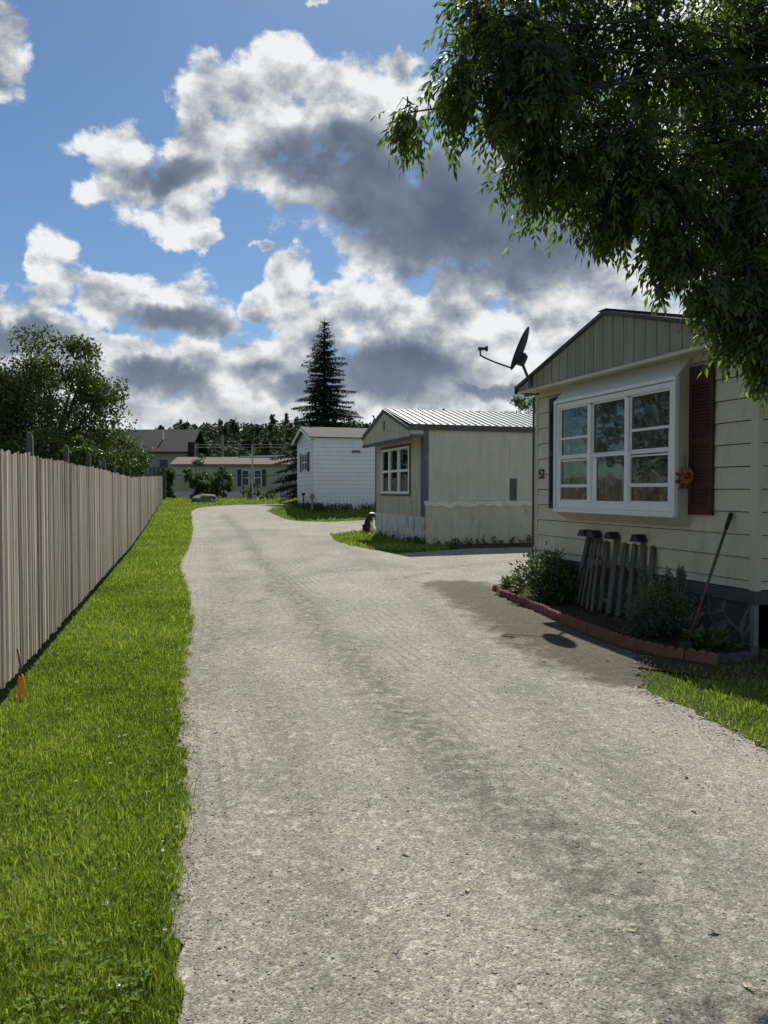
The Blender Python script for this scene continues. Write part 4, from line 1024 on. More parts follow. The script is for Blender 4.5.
mb.add(vs, [(2*k, 2*k + 2, 2*k + 3, 2*k + 1) for k in range(8)]); mb.build('flag', M['flagred'], fr, smooth=True)

# ---- chain-link fence before the green home
root = empty('chain_link_fence', (-16.5, 57.5, .92), 0, 'grey chain link fence with top rail in front of the green home', 'fence')
mb = MB(); mb.tube([(-.2, 0, 1.75), (10.5, 0, 1.75)], .03, 6); mb.build('top_rail', M['darkmetal'], root)
for x in (-.1, 3.0, 6.0, 9.0): mb = MB(); mb.tube([(x, 0, 0), (x, 0, 1.8)], .04, 6); mb.build('fence_post', M['darkmetal'], root)
m, nt, out = newmat('chain_mesh'); b = NB(nt); co_ = b.coord('Object')
sx_ = b.n('ShaderNodeSeparateXYZ'); b.l(co_, sx_.inputs[0])
d1 = b.math('ABSOLUTE', b.math('SUBTRACT', b.math('FRACT', b.math('MULTIPLY', b.math('ADD', sx_.outputs[0], sx_.outputs[2]), 12.)), .5))
d2 = b.math('ABSOLUTE', b.math('SUBTRACT', b.math('FRACT', b.math('MULTIPLY', b.math('SUBTRACT', sx_.outputs[0], sx_.outputs[2]), 12.)), .5))
tr = b.n('ShaderNodeBsdfTransparent'); mx = b.n('ShaderNodeMixShader')
b.l(b.math('LESS_THAN', b.math('MINIMUM', d1, d2), .05), mx.inputs[0]); b.l(tr.outputs[0], mx.inputs[1]); b.l(b.bsdf((.2, .2, .2), .5), mx.inputs[2]); b.l(mx.outputs[0], out.inputs[0])
M['chain'] = m
M['hillground'] = pm('hill_undergrowth', (.02, .035, .015), (.04, .06, .022), .3, .9, .2, 5)
mb = MB(); mb.add([(-.1, 0.05, .05), (10.5, .05, .05), (10.5, .05, 1.74), (-.1, .05, 1.74)], [(0, 1, 2, 3)]); mb.build('wire_mesh', M['chain'], root)

# ------------------------------------------------------------------ edging, pickets, tool
def along(pts, step):
    out = []; acc = 0; pts = [Vector((*p, 0)) for p in pts]; carry = 0
    seg = []
    for a, c in zip(pts[:-1], pts[1:]):
        n_ = max(1, int((c - a).length/.01)); seg += [a.lerp(c, k/n_) for k in range(n_)]
    seg.append(pts[-1]); L = 0; nxt = 0; out = []
    for i in range(1, len(seg)):
        L += (seg[i] - seg[i-1]).length
        if L >= nxt: out.append((seg[i], (seg[min(i+3, len(seg)-1)] - seg[max(i-3, 0)]).normalized())); nxt += step
    return out
def edging(name, mat, scal, ln):
    mb = MB(); n_ = 8*scal; top = []
    for k in range(n_ + 1):
        t = k/n_; q = (t*scal) % 1 if k < n_ else 1; top.append((-ln/2 + ln*t, .045 + .04*abs(math.sin(math.pi*q))**.7))
    poly = [(-ln/2, -.03, -.04), (ln/2, -.03, -.04)] + [(p[0], -.03, p[1]) for p in reversed(top)]
    mb.cr = .5; mb.prism(poly, (0, 0, 0), (0, .06, 0)); return mb.build(name, M[mat], None, bevel=.006)
rr = random.Random(2)
first = None
for k, (p, t) in enumerate(along(curb, .285)):
    if first is None: ob = first = edging('edging_block', 'brick', 3, .278)
    else: ob = first.copy(); COL.objects.link(ob)
    ob.location = (p.x, p.y, float(gz(p.x, p.y)) + .01 + rr.uniform(-.008, .008)); ob.rotation_euler = (rr.uniform(-.08, .08), rr.uniform(-.04, .04), math.atan2(t.y, t.x) + rr.uniform(-.05, .05))
    tag(ob, 'faded red scalloped concrete edging block bordering the flower bed', 'edging block', 'red edging blocks')
first = None
for k, (p, t) in enumerate(along(curb2, .15)):
    if k == 0: continue
    if first is None: ob = first = edging('edging_block', 'greybrick', 1, .145)
    else: ob = first.copy(); COL.objects.link(ob)
    ob.location = (p.x, p.y, .0); ob.rotation_euler = (rr.uniform(-.1, .1), 0, math.atan2(t.y, t.x))
    tag(ob, 'dark grey scalloped edging stone at near corner of flower bed', 'edging block', 'dark grey edging stones')

def picket(mb, bot, topp, wdir, wd=.062, th=.016, rnd=.5):
    bot, topp = Vector(bot), Vector(topp); wdir = Vector(wdir).normalized(); ax = (topp - bot).normalized(); nn = wdir.cross(ax).normalized()
    h = (topp - bot).length; mb.cr = rnd; pr = [(-.5, 0), (.5, 0), (.5, h - wd*.5)] + [(.5*math.cos(a), h - wd*.5 + wd*.5*math.sin(a)) for a in (math.pi*.2, math.pi*.5, math.pi*.8)] + [(-.5, h - wd*.5)]
    poly = [bot + wdir*(q[0]*wd) + ax*q[1] for q in pr]; mb.prism(poly, (0, 0, 0), nn*th)
def wallpt(s, z, out=.03): return hl((-out, s, z))
def bedpt(px, py, z=.06):
    Y = (EYE - z)/((py - 490)/770); return Vector(((px - 384)/770*Y, Y, z))
dw = Vector((-.3043, .9526, 0))
def birdcap(mb, c, wd, ax=dw):
    "little gabled roof on a picket top"
    nn = Vector((.9526, .3043, 0)); a = ax*wd*.5
    for (z0, sh) in ((0, 1),):
        mb.cr = .2; poly = [c - a, c + a, c + a*.85 + Vector((0, 0, .02)), c + a*.35 + Vector((0, 0, .085)), c - a*.35 + Vector((0, 0, .085)), c - a*.85 + Vector((0, 0, .02))]
        poly = [p - nn*.10 for p in poly]; mb.prism(poly, (0, 0, 0), nn*.13)
o = bedpt(620, 617); o.z = .03
root = empty('picket_fence', tuple(o), 0, 'wide grey picket panel with two birdhouse posts leaning on the siding', 'picket panel', 'picket panels leaning on the near home')
pk = [(2.44, (600, 611), 0), (2.22, (608.5, 614), 1), (2.05, (618, 616), 0), (1.87, (628, 618), 0), (1.70, (639, 618), 1), (1.52, (648, 622), 0)]
for s, pb, cap in pk:
    mb = MB(); zt = .98 if cap else .92; bp = bedpt(*pb, z=.07); tp = wallpt(s, zt); picket(mb, bp, tp, dw, .09 if cap else .08, .018, rr.uniform(.2, .8))
    ob = mb.build('birdhouse_post' if cap else 'picket', M['greywood'], root, wp=o)
    if cap:
        mb = MB(); birdcap(mb, wallpt(s, .95, .06), .17); mb.build('birdhouse_roof', M['blackshutter'], ob, wp=o)
for f in (.12, .6):
    mb = MB(); mb.cr = .5
    a = bedpt(598, 611, .07).lerp(wallpt(2.58, .92), f) + Vector((.03, 0.02, 0)); c = bedpt(646, 622, .07).lerp(wallpt(1.6, .92), f) + Vector((.03, .02, 0)); k = Vector((.02, .006, 0)); U = Vector((0, 0, .05))
    mb.hexa([a, a + k, c + k, c, a + U, a + k + U, c + k + U, c + U]); mb.build('rail', M['greywood'], root, wp=o)
o = bedpt(582, 604); o.z = .03
root = empty('picket_fence', tuple(o), 0, 'narrow angled picket panel with birdhouse top beside the leafy left bush', 'picket panel', 'picket panels leaning on the near home')
bots = [(574, 602), (578, 604), (582, 606), (587, 609), (592, 612)]; ss = [2.84, 2.78, 2.71, 2.64, 2.56]
for (pb, s) in zip(bots, ss):
    mb = MB(); picket(mb, bedpt(*pb, z=.07), wallpt(s, .93, .05), dw, .043, .016, rr.uniform(.5, .95)); mb.build('picket', M['greywood'], root, wp=o)
for s in (2.80, 2.60):
    mb = MB(); picket(mb, wallpt(s, .55, .16), wallpt(s, .98, .06), dw, .07, .02, .3); ob = mb.build('birdhouse_post', M['greywood'], root, wp=o)
    mb = MB(); birdcap(mb, wallpt(s, .95, .07), .19); mb.build('birdhouse_roof', M['blackshutter'], ob, wp=o)
for f in (.2, .7):
    mb = MB(); a = bedpt(575, 602, .07).lerp(wallpt(2.84, .93), f) + Vector((.03, 0.01, 0)); c = bedpt(592, 612, .07).lerp(wallpt(2.56, .93), f) + Vector((.03, .01, 0)); k = Vector((.02, .006, 0)); U = Vector((0, 0, .045))
    mb.hexa([a, a + k, c + k, c, a + U, a + k + U, c + k + U, c + U]); mb.build('rail', M['greywood'], root, wp=o)

o = Vector((2.83, 7.2, .035)); tp = hl((-.03, .30, 1.32)); 
root = empty('garden_hoe', tuple(o), 0, 'long red handled garden tool leaning on near home siding', 'garden tool')
ax = (tp - o)
mb = MB(); mb.tube([o + ax*.04, o + ax*.88], [.0135, .0145], 10); mb.build('handle', M['redhandle'], root, wp=o, smooth=True)
mb = MB(); mb.tube([o + ax*.875, o + ax*.89, o + ax*.99, o + ax], [.017, .02, .023, .016], 10); mb.build('grip', M['black'], root, wp=o, smooth=True)
mb = MB(); c = o + ax*.03; mb.hexa([c + Vector(v) for v in [(-.07, -.01, -.03), (.07, -.01, -.03), (.07, .01, -.03), (-.07, .01, -.03), (-.05, -.01, .05), (.05, -.01, .05), (.05, .01, .05), (-.05, .01, .05)]]); mb.build('blade', M['darkmetal'], root, wp=o)

# black and white garden dog
u = (369 - 384)/770; o = (u*25.2, 25.2, float(gz(u*25.2, 25.2)))
root = empty('dog_statue', o, 0, 'small black and white seated dog ornament by the tan home corner', 'garden ornament')
def skinned(name, verts, edges, rad, mat, parent, lev=2):
    me = bpy.data.meshes.new(name); me.from_pydata(verts, edges, []); me.materials.append(mat)
    ob = bpy.data.objects.new(name, me); COL.objects.link(ob); ob.parent = parent
    sk = ob.modifiers.new('skin', 'SKIN'); sk.use_smooth_shade = True
    for i, r_ in enumerate(rad): me.skin_vertices[0].data[i].radius = (r_, r_)
    me.skin_vertices[0].data[0].use_root = True
    sb = ob.modifiers.new('sub', 'SUBSURF'); sb.levels = sb.render_levels = lev
    return ob
m, nt, out = newmat('black_white_glaze'); b = NB(nt); cc = b.coord('Object'); sp = b.n('ShaderNodeSeparateXYZ'); b.l(cc, sp.inputs[0])
hn = b.noise(cc, 4, 2).outputs[0]
top_ = b.math('MULTIPLY', b.sstep(sp.outputs[2], .49, .51), b.sstep(sp.outputs[0], .0, .03)); bel = b.math('MULTIPLY', b.sstep(sp.outputs[0], .02, .06), b.sstep(b.math('ADD', sp.outputs[2], b.math('MULTIPLY', hn, .2)), .42, .34))
b.l(b.bsdf(b.mix(b.math('MAXIMUM', top_, bel), (.012, .012, .013), (.8, .8, .78)), .5, .3), out.inputs[0])
skinned('body', [(-.05, 0, .12), (-.03, 0, .26), (.02, 0, .4), (.05, 0, .49), (.13, 0, .48), (.2, -.0, .45), (.07, -.06, .2), (.12, -.07, .04), (.07, .06, .2), (.12, .07, .04), (-.05, -.11, .07), (.06, -.13, .04), (-.05, .11, .07), (.06, .13, .04), (-.17, 0, .05)],
        [(0, 1), (1, 2), (2, 3), (3, 4), (4, 5), (1, 6), (6, 7), (1, 8), (8, 9), (0, 10), (10, 11), (0, 12), (12, 13), (0, 14)],
        [.14, .12, .09, .085, .06, .035, .05, .04, .05, .04, .08, .04, .08, .04, .03], m, root)

root.scale = (1.25,)*3
# boulder
bm = bmesh.new(); bmesh.ops.create_icosphere(bm, subdivisions=4, radius=1)
from mathutils import noise as mn
for v in bm.verts:
    k = 1 + .22*mn.noise(v.co*1.6) + .08*mn.noise(v.co*5); v.co = Vector((v.co.x*.85*k, v.co.y*.7*k, v.co.z*.42*k + .1))
me = bpy.data.meshes.new('boulder'); bm.to_mesh(me); bm.free(); me.materials.append(M['rock']); me.polygons.foreach_set('use_smooth', [True]*len(me.polygons))
gp = G(206, 502.5); tag(link('boulder', me, loc=(gp[0], gp[1], float(gz(*gp)))), 'low grey boulder on grass under the far bushes', 'boulder')

# ------------------------------------------------------------------ plants and trees
def bush(name, label, o, rx, ry, h, n, ls, lw, mat, seed, cat='bush', shoots=0, stem=True, parts=True):
    r = np.random.default_rng(seed); root = empty(name, o, 0, label, cat)
    nc = 26 if n > 2500 else 16
    cd = rdir(nc, r); cd[:, 2] = np.abs(cd[:, 2]); cc = cd*np.array([rx, ry, h*.8])*r.uniform(.45, .95, (nc, 1)) + np.array([0, 0, h*.12])
    k = r.integers(0, nc, n); P = cc[k] + r.normal(size=(n, 3))*np.array([rx, ry, h*.7])*.2
    if shoots:
        sn = n//8; q = r.integers(0, shoots, sn); sa = r.uniform(0, 6.28, shoots); base = np.column_stack([np.cos(sa)*rx*.5, np.sin(sa)*ry*.5, np.full(shoots, h*.8)])
        P[:sn] = base[q] + np.column_stack([np.zeros(sn), np.zeros(sn), r.random(sn)*h*.35]) + r.normal(size=(sn, 3))*.018
    P[:, 2] = np.abs(P[:, 2]) + .01
    out_ = unit(P*np.array([1/rx, 1/ry, 1/h])); D = unit(out_ + rdir(n, r)*.8 + np.array([0, 0, .2])); N = unit(rdir(n, r) + np.array([0, 0, 1.2]))
    V, F, kk = leaves(P, D, N, ls*r.uniform(.6, 1.3, n), lw*r.uniform(.7, 1.2, n), quad=(n > 3500))
    link('foliage', npmesh('foliage', V, F, [M[mat]], rnd=np.repeat(np.clip(r.random(n)*.7 + .3*(k % 3)/2, 0, 1), kk)), root)
    mb = MB()
    for c in cc[:14]: mb.tube([(0, 0, -.02), tuple(c*.5 + np.array([0, 0, -.05*h])), tuple(c)], [h*.02, h*.014, h*.006], 5)
    mb.build('stems', M['bark'], root)
    return root
bush('leafy_bush', 'left bush with pale variegated leaves at far end of the flower bed', (2.2, 10.45, .04), .38, .42, .70, 3400, .065, .036, 'varieg', 21)
bush('dark_bush', 'grey green twiggy bush between picket panel and leaning tool', (2.88, 7.95, .04), .36, .38, .58, 9500, .036, .016, 'juniper', 22, shoots=4)
bush('hosta_plant', 'low broad leaved plant at foot of the leaning garden tool', (3.08, 7.28, .03), .2, .17, .16, 240, .11, .06, 'hosta', 23)
bush('ground_plant', 'small yellow green plant at far tip of the flower bed', (1.88, 11.35, .03), .14, .16, .28, 500, .05, .03, 'shrub', 24)
weeds('bed_weeds', [(2.5, 9.6), (2.6, 8.8), (2.75, 7.6)], 160, .09, .14, 'low weeds and litter in the flower bed soil', 'juniper', 3, .012)
weeds('wall_weeds', [(-.35, 23.9), (.7, 20.7), (1.0, 19.9), (2.5, 20.2), (5, 21)], 190, .26, .07, 'tall weeds along foot of the tan home', 'shrub', 4, .03)
weeds('corner_weeds', [(-4.4, 39), (-3.5, 36.7), (-3.0, 36.5), (-1.5, 36.8), (1, 37.4)], 420, .42, .14, 'dark weeds around the foot of the white home', 'shrub', 5, .04)
weeds('lane_weeds', [(-.75, 2.7), (-.95, 3.2), (-1.1, 4.2), (-1.5, 5.8), (-2.1, 8.), (-2.8, 11)], 260, .045, .05, 'broad leaved weeds at the gravel edge of the grass strip', 'grass', 6, .012)

r = np.random.default_rng(77); n = 1800
yc = np.exp(r.uniform(math.log(1.9), math.log(14), n)); xl = np.maximum(fence_x(yc) + .1, -.55*yc)
xr = np.interp(yc, [p[1] for p in edge_l], [p[0] for p in edge_l]); xc = xl + (xr - xl)*(1 - r.random(n)**1.3); patch = np.sin(xc*3.1 + 1)*np.sin(yc*2.3) + .6*np.sin(xc*9)*np.sin(yc*5)
kq = patch + r.normal(0, .5, n) > .1; xc, yc = xc[kq], yc[kq]; n = len(xc); th = np.repeat(r.uniform(0, 6.28, n), 3) + np.tile([0, 2.1, 4.2], n)
zc_ = np.repeat(r.uniform(.03, .055, n), 3); B = np.column_stack([np.repeat(xc, 3), np.repeat(yc, 3), zc_ + gz(np.repeat(xc, 3), np.repeat(yc, 3))])
D = np.column_stack([np.cos(th), np.sin(th), np.full(3*n, .15)]); sz_ = .012*np.repeat(r.uniform(.6, 1.4, n), 3)*(1 + .05*B[:, 1])
V, F, kk = leaves(B, D, np.tile([0, 0, 1.], (3*n, 1)) + r.normal(size=(3*n, 3))*.25, sz_, sz_*.85, fold=.1)
tag(link('clover', npmesh('clover', V, F, [M['clover']], rnd=np.repeat(r.random(3*n), kk))), 'patches of low round leaved clover in the lawn strip', 'clover', kind='stuff')
n = 50; yc = np.exp(r.uniform(math.log(2.2), math.log(16), n)); xl = np.maximum(fence_x(yc) + .2, -.52*yc); xr = np.interp(yc, [p[1] for p in edge_l], [p[0] for p in edge_l]); xc = xl + (xr - xl)*r.random(n)
m_ = 7; B = np.column_stack([np.repeat(xc, m_), np.repeat(yc, m_), np.repeat(gz(xc, yc) + r.uniform(.05, .085, n), m_)]); D = rdir(n*m_, r) + np.array([0, 0, .3]); q = .0085*(1 + .05*B[:, 1])
V, F, kk = leaves(B, D, rdir(n*m_, r), q, q*.7)
tag(link('clover_flowers', npmesh('clover_flowers', V, F, [M['ceramicwhite']], rnd=np.repeat(r.random(n*m_), kk))), 'tiny white clover blossoms dotted over the lawn strip', 'clover', kind='stuff')

def tree(name, label, o, H, Rr, zc, n, ls, mat, seed, nclus=60, trunk=.2, cat='tree', gap=.9, group=None, sq=1., multi=1):
    r = np.random.default_rng(seed); root = empty(name, o, 0, label, cat, group)
    d_ = rdir(nclus, r); rad = r.uniform(.35, 1.0, nclus)**.6
    C = d_*rad[:, None]*np.array([Rr, Rr, (H - zc)*sq]) + np.array([0, 0, zc]); C[:, 2] = np.where(C[:, 2] > H*.97, H*.95, C[:, 2])
    k = r.integers(0, nclus, n); sg = Rr*.15*r.uniform(.6, 1.3, nclus)
    P = C[k] + np.clip(r.normal(size=(n, 3)), -1.5, 1.5)*sg[k][:, None]*np.array([1.15, 1.15, .75])*gap
    D = unit(rdir(n, r) + np.array([0, 0, -.25])); N = unit(rdir(n, r) + np.array([0, 0, .8]))
    V, F, kk = leaves(P, D, N, ls*r.uniform(.6, 1.35, n), ls*.6*r.uniform(.6, 1.2, n), quad=True)
    link('crown', npmesh('crown', V, F, [M[mat]], rnd=np.repeat(np.clip(r.random(n)*.6 + .4*((k*7) % 5)/4, 0, 1), kk)), root)
    mb = MB(); fork = np.array([0, 0, zc*.55])
    if multi == 1: mb.tube([(0, 0, -.2), (.02*H, 0, zc*.3), tuple(fork), (0, 0, H*.72)], [trunk*1.3, trunk, trunk*.85, trunk*.15], 10)
    for j in range(min(nclus, 34)):
        c = C[j]; f0 = fork*(.8 + .5*r.random()) if multi == 1 else np.array([r.normal()*.15, r.normal()*.15, 0.])
        mid_ = f0*.5 + c*.5 + np.array([0, 0, -.06*H + .0]) if multi == 1 else f0*.55 + c*.45 + np.array([0, 0, H*.08])
        mb.tube([tuple(f0), tuple(mid_), tuple(c)], [trunk*.42, trunk*.25, trunk*.06], 6)
    mb.build('trunk', M['bark'], root, smooth=True)
    return root
gl = lambda x, y: (x, y, float(gz(x, y)))
tree('maple_tree', 'large green tree with open crown behind the board fence', gl(-16.4, 38.), 9.0, 3.2, 4.9, 26000, .2, 'mapleleaf', 31, 85, .22, sq=.95, gap=1.05)
tree('maple_tree', 'second dark tree cut off by left photo edge behind the fence', gl(-20.6, 38.5), 8.0, 3.3, 4.0, 12000, .21, 'mapleleaf', 32, 70, .2, sq=.95)
tree('undergrowth_tree', 'low dark tree filling the space under the large maple', gl(-15.6, 35.5), 3.9, 2.2, 2.2, 6000, .17, 'mapleleaf', 33, 40, .1, sq=.9)
tree('undergrowth_tree', 'low dark tree above the fence at left photo edge', gl(-18.5, 35.), 4.2, 2.4, 2.2, 6000, .17, 'mapleleaf', 37, 40, .1, sq=.9)
tree('yellow_shrub', 'tall yellow green shrub showing above the fence between two posts', gl(-12.9, 33.), 3.6, .9, 2.6, 2600, .14, 'shrub', 34, 20, .06, sq=.9)
tree('garden_shrub', 'rounded light green shrub above the fence before the barn', gl(-16.4, 47.), 4.6, 2.1, 2.9, 7000, .17, 'shrub', 35, 45, .08, sq=.9)
tree('garden_shrub', 'small shrub right of the rounded one before the flagpole', gl(-16.8, 52.), 3.9, 1.1, 2.6, 3000, .16, 'shrub', 36, 25, .06, sq=.9)
for i, (px, Y, rad, h, lab) in enumerate([(196, 56, .95, 3.3, 'pointed bush at left of the bushes before the green home'), (212, 56.2, 1.0, 1.9, 'low round bush in middle of the bushes before the green home'), (223, 56, .85, 2.55, 'upright bush at right of the bushes before the green home'), (169, 57, .55, 2.4, 'narrow weedy bush beside the board fence end')]):
    x = (px - 384)/770*Y
    tree('yard_bush', lab, gl(x, Y), h, rad, h*.45, 2600, .17, 'shrub', 50 + i, 24, .05, 'bush', sq=1.)
for i, (px, Y, rad, h) in enumerate([(247, 54, .55, .8), (255, 54, .45, 1.3), (268, 55, .6, .5)]):
    x = (px - 384)/770*Y
    tree('flower_clump', ['low dark plant clump left of the thin white pole', 'taller plant clump at foot of the thin white pole', 'low plants right of the thin white pole'][i], gl(x, Y), h, rad, h*.45, 700, .12, 'shrub', 60 + i, 12, .02, 'plant', sq=1.)
tree('distant_tree', 'dark treetop showing between tan home roof and near home eave', gl(11.2, 60.), 8.6, 1.6, 6.4, 3500, .22, 'mapleleaf', 41, 30, .2)

tree('reflection_tree', 'added unseen tree behind the board fence, darkening the bay window reflections', gl(-12.9, 15.), 8.5, 3.7, 4.8, 7000, .26, 'mapleleaf', 131, 50, .2)  # out-of-frame trees added to darken what the bay panes reflect
tree('reflection_tree', 'added unseen tree behind the near fence end, darkening the window reflections', gl(-11.5, 9.), 9.5, 3.9, 5.2, 7000, .26, 'mapleleaf', 132, 50, .2)
tree('reflection_tree', 'added unseen tree before the dark left trees, for dark window reflections', gl(-16.9, 21.5), 9.5, 4.0, 5.2, 7000, .26, 'mapleleaf', 133, 50, .2)

# spruce
def spruce(o, H, Rb, seed, label, name='spruce_tree'):
    r = np.random.default_rng(seed); root = empty(name, o, 0, label, 'tree')
    mb = MB(); mb.tube([(0, 0, -.2), (0, 0, H*.5), (0, 0, H)], [.2, .11, .015], 8); Ps, Ds, Ls = [], [], []
    z = .5
    while z < H - .12:
        t = z/H; rad = Rb*(1 - t)**.85*(1.0 if t > .08 else .8); nb = 5 if t < .9 else 4; a0 = r.uniform(0, 6.28)
        for k in range(nb):
            a = a0 + k*2*math.pi/nb + r.normal(0, .15); L = rad*r.uniform(.6, 1.16); zz = z + r.normal(0, .07)
            dx, dy = math.cos(a), math.sin(a); n_ = max(3, int(L/.1)); s = np.linspace(.06, 1, n_)
            dz = L*(.10 + .28*t)*s - L*(.42 - .1*t)*s**2 + L*.12*s**4
            line = np.column_stack([dx*L*s, dy*L*s, zz + dz])
            mb.tube([(0, 0, zz), tuple(line[n_//2]), tuple(line[-1])], [.03, .018, .005], 4, cap=False)
            for j in range(n_):
                tw = L*.38*(1 - s[j]*.72) + .11
                for sd_ in (-1, 1):
                    d_ = np.array([dx*.75 - dy*sd_*.8, dy*.75 + dx*sd_*.8, -.12 + r.normal(0, .08)]); d_ /= np.linalg.norm(d_)
                    m_ = max(1, int(tw/.12))
                    for q in range(m_):
                        Ps.append(line[j] + d_*tw*q/m_ + np.array([0, 0, -.03*q])); Ds.append(d_ + r.normal(0, .25, 3) + np.array([0, 0, -.18])); Ls.append(.19 + .05*r.random())
                        Ps.append(line[j] + d_*tw*q/m_); Ds.append(d_*.4 + np.array([r.normal()*.3, r.normal()*.3, -.7])); Ls.append(.11 + .1*r.random())
            Ps.append(line[-1]); Ds.append(np.array([dx, dy, .1])); Ls.append(.22)
        z += .30 - .13*t
    mb.build('trunk', M['bark'], root)
    Ps, Ds, Ls = np.array(Ps), np.array(Ds), np.array(Ls); n = len(Ps)
    V, F, kk = leaves(Ps, Ds, unit(rdir(n, r)*.5 + np.array([0, 0, 1])), Ls, .055*r.uniform(.7, 1.5, n), quad=True)
    link('crown', npmesh('crown', V, F, [M['spruce']], rnd=np.repeat(r.random(n), kk)), root)
spruce((-.0766*45, 45., .7), 10.85, 3.6, 71, 'tall dark spruce rising behind the white home')

# far wooded hill
xs = np.linspace(-400, 420, 60); ys = np.linspace(130, 520, 40); X, Y = np.meshgrid(xs, ys)
def hillz(x, y):
    a = x/y; f = np.interp(a, [-1.5, -.6, -.42, -.30, -.22, .1, .6, 1.5], [.3, .3, .45, 1.02, 1.25, 1.3, 1.3, .9]); t = np.clip((y - 140)/130, 0, 1); return .6 + 12.5*f*t*t*(3 - 2*t)
Z = hillz(X, Y); idx = np.arange(X.size).reshape(X.shape); F = np.stack([idx[:-1, :-1], idx[:-1, 1:], idx[1:, 1:], idx[1:, :-1]], -1).reshape(-1, 4)
tag(link('hills', npmesh('hills', np.stack([X, Y, Z], -1).reshape(-1, 3), F, [M['hillground']], smooth=True)), kind='structure')
r = np.random.default_rng(81); Vs, Fs, Rs = [], [], []; off = 0
for i in range(1250):
    Yt = 132 + 120*r.random()**1.1; a = r.uniform(-.62, .7); x = a*Yt; z0 = float(hillz(x, Yt)); con = r.random() < .22
    h = r.uniform(6.5, 10.)*(1.12 if con else 1.); rad = (2.0 if con else 3.6)*r.uniform(.8, 1.25); n = 240
    if con:
        t = r.random(n)**.7; ph = r.uniform(0, 6.28, n); q = rad*(1 - t*.85)*np.sqrt(r.random(n)); P = np.column_stack([q*np.cos(ph), q*np.sin(ph), t*h])
    else:
        c = rdir(9, r)*np.array([rad*.6, rad*.6, h*.3]) + np.array([0, 0, h*.58]); k = r.integers(0, 9, n); P = c[k] + rdir(n, r)*rad*.45*r.uniform(.7, 1, (n, 1))
    P += np.array([x, Yt, z0])
    V, F, kk = leaves(P, rdir(n, r), unit(rdir(n, r)*.7 + np.array([0, -.4, 1])), 1.0*r.uniform(.6, 1.3, n), .85, quad=True)
    Vs.append(V); Fs.append(F + off); off += len(V); Rs.append(np.clip(np.repeat(np.full(n, r.random()*.8) + r.random(n)*.3 - (.3 if con else 0), kk), 0, 1))
tag(link('distant_woods', npmesh('distant_woods', np.concatenate(Vs), np.concatenate(Fs), [M['forest']], rnd=np.concatenate(Rs))), 'dense dark woods on the far hill behind all homes', 'woods', kind='stuff')

# ---- near tree overhanging from the right
root = empty('ash_tree', (5.9, 5.6, 0), 0, 'near tree with drooping dark leaves overhanging from the upper right', 'tree')
r = np.random.default_rng(91)
def W(px, py, Yd):
    Yd = Yd*.88
    return np.array([(px - 384)/770*Yd, Yd, EYE + (490 - py)/770*Yd])
# (centre, radius m, number of twigs)
CL = [(W(455, 85, 5.0), .27, 26), (W(408, 118, 4.9), .11, 7), (W(512, 40, 5.1), .36, 50), (W(525, 100, 5.0), .38, 55), (W(545, 170, 5.2), .30, 32), (W(560, 60, 5.6), .55, 70), (W(600, 150, 5.3), .5, 70),
      (W(640, 60, 5.6), .62, 70), (W(655, 190, 5.3), .38, 60), (W(608, 200, 5.3), .17, 22), (W(668, 245, 5.2), .20, 28), (W(700, 150, 5.9), .6, 70), (W(728, 220, 5.5), .38, 80), (W(735, 60, 6.0), .7, 90), (W(765, 180, 5.8), .55, 80), (W(742, 285, 5.2), .24, 46), (W(780, 280, 5.4), .38, 60),
      (W(754, 322, 5.1), .17, 30), (W(774, 345, 5.1), .15, 24), (W(706, 285, 5.1), .12, 14), (W(470, 20, 5.2), .17, 16), (W(550, -60, 5.4), .5, 60), (W(620, -70, 5.8), .8, 90), (W(760, -60, 6.2), .9, 90), (W(860, 100, 6.0), .9, 80), (W(860, 300, 5.8), .6, 60)]
# rest of the crown, outside the frame
for _ in range(16):
    v = rdir(1, r)[0]; c = np.array([6.2, 5.9, 6.3]) + v*np.array([2.4, 1.6, 1.7]); 
    if c[0]/c[1] > .6 or (c[2] - EYE)/c[1] > .75: CL.append((c, .75, 40))
lim = MB(); fork = np.array([5.75, 5.65, 2.6]); lim.tube([(5.9, 5.6, -.1), (5.86, 5.62, .4), (5.8, 5.6, 1.6), tuple(fork), (5.9, 5.8, 4.4), (6.1, 5.9, 6.6)], [.27, .2, .175, .15, .1, .04], 12)
twg = MB(); P0, D0 = [], []
for ci, (c, rad, nt_) in enumerate(CL):
    st = np.array([5.8, 5.7, 2.6 + 2.6*r.random()]); jit = lambda k: r.normal(size=3)*k
    a1 = st*.72 + c*.28 + jit(.12) + np.array([0, 0, .35]); m1 = st*.42 + c*.58 + jit(.13) + np.array([0, 0, .35]); a2 = st*.18 + c*.82 + jit(.08) + np.array([0, 0, .16])
    lim.tube([tuple(st), tuple(a1), tuple(m1), tuple(a2), tuple(c)], [.032, .022, .015, .009, .004], 6)
    inw = unit((m1 - c)[None])[0]
    nt_ = int(nt_*1.3)
    for k in range(nt_):
        v = rdir(1, r)[0]; e = c + v*rad*r.uniform(.35, 1.08)*np.array([1, 1, .95]); s0 = c + inw*rad*.5*r.random() + v*rad*.1
        s0[2] += .04; e = e + np.array([0, 0, -.05]); mdp = (s0 + e)/2 + np.array([0, 0, .05])
        twg.tube([tuple(s0), tuple(mdp), tuple(e)], [.005, .0035, .0015], 4, cap=False)
        for t in np.linspace(.15, 1, 6):
            p = s0*(1-t)**2 + 2*mdp*t*(1-t) + e*t*t
            dd = unit((e - s0)[None])[0]; P0.append(p); D0.append(unit((dd*.6 + rdir(1, r)[0]*.75 + np.array([0, 0, -.45]))[None])[0])
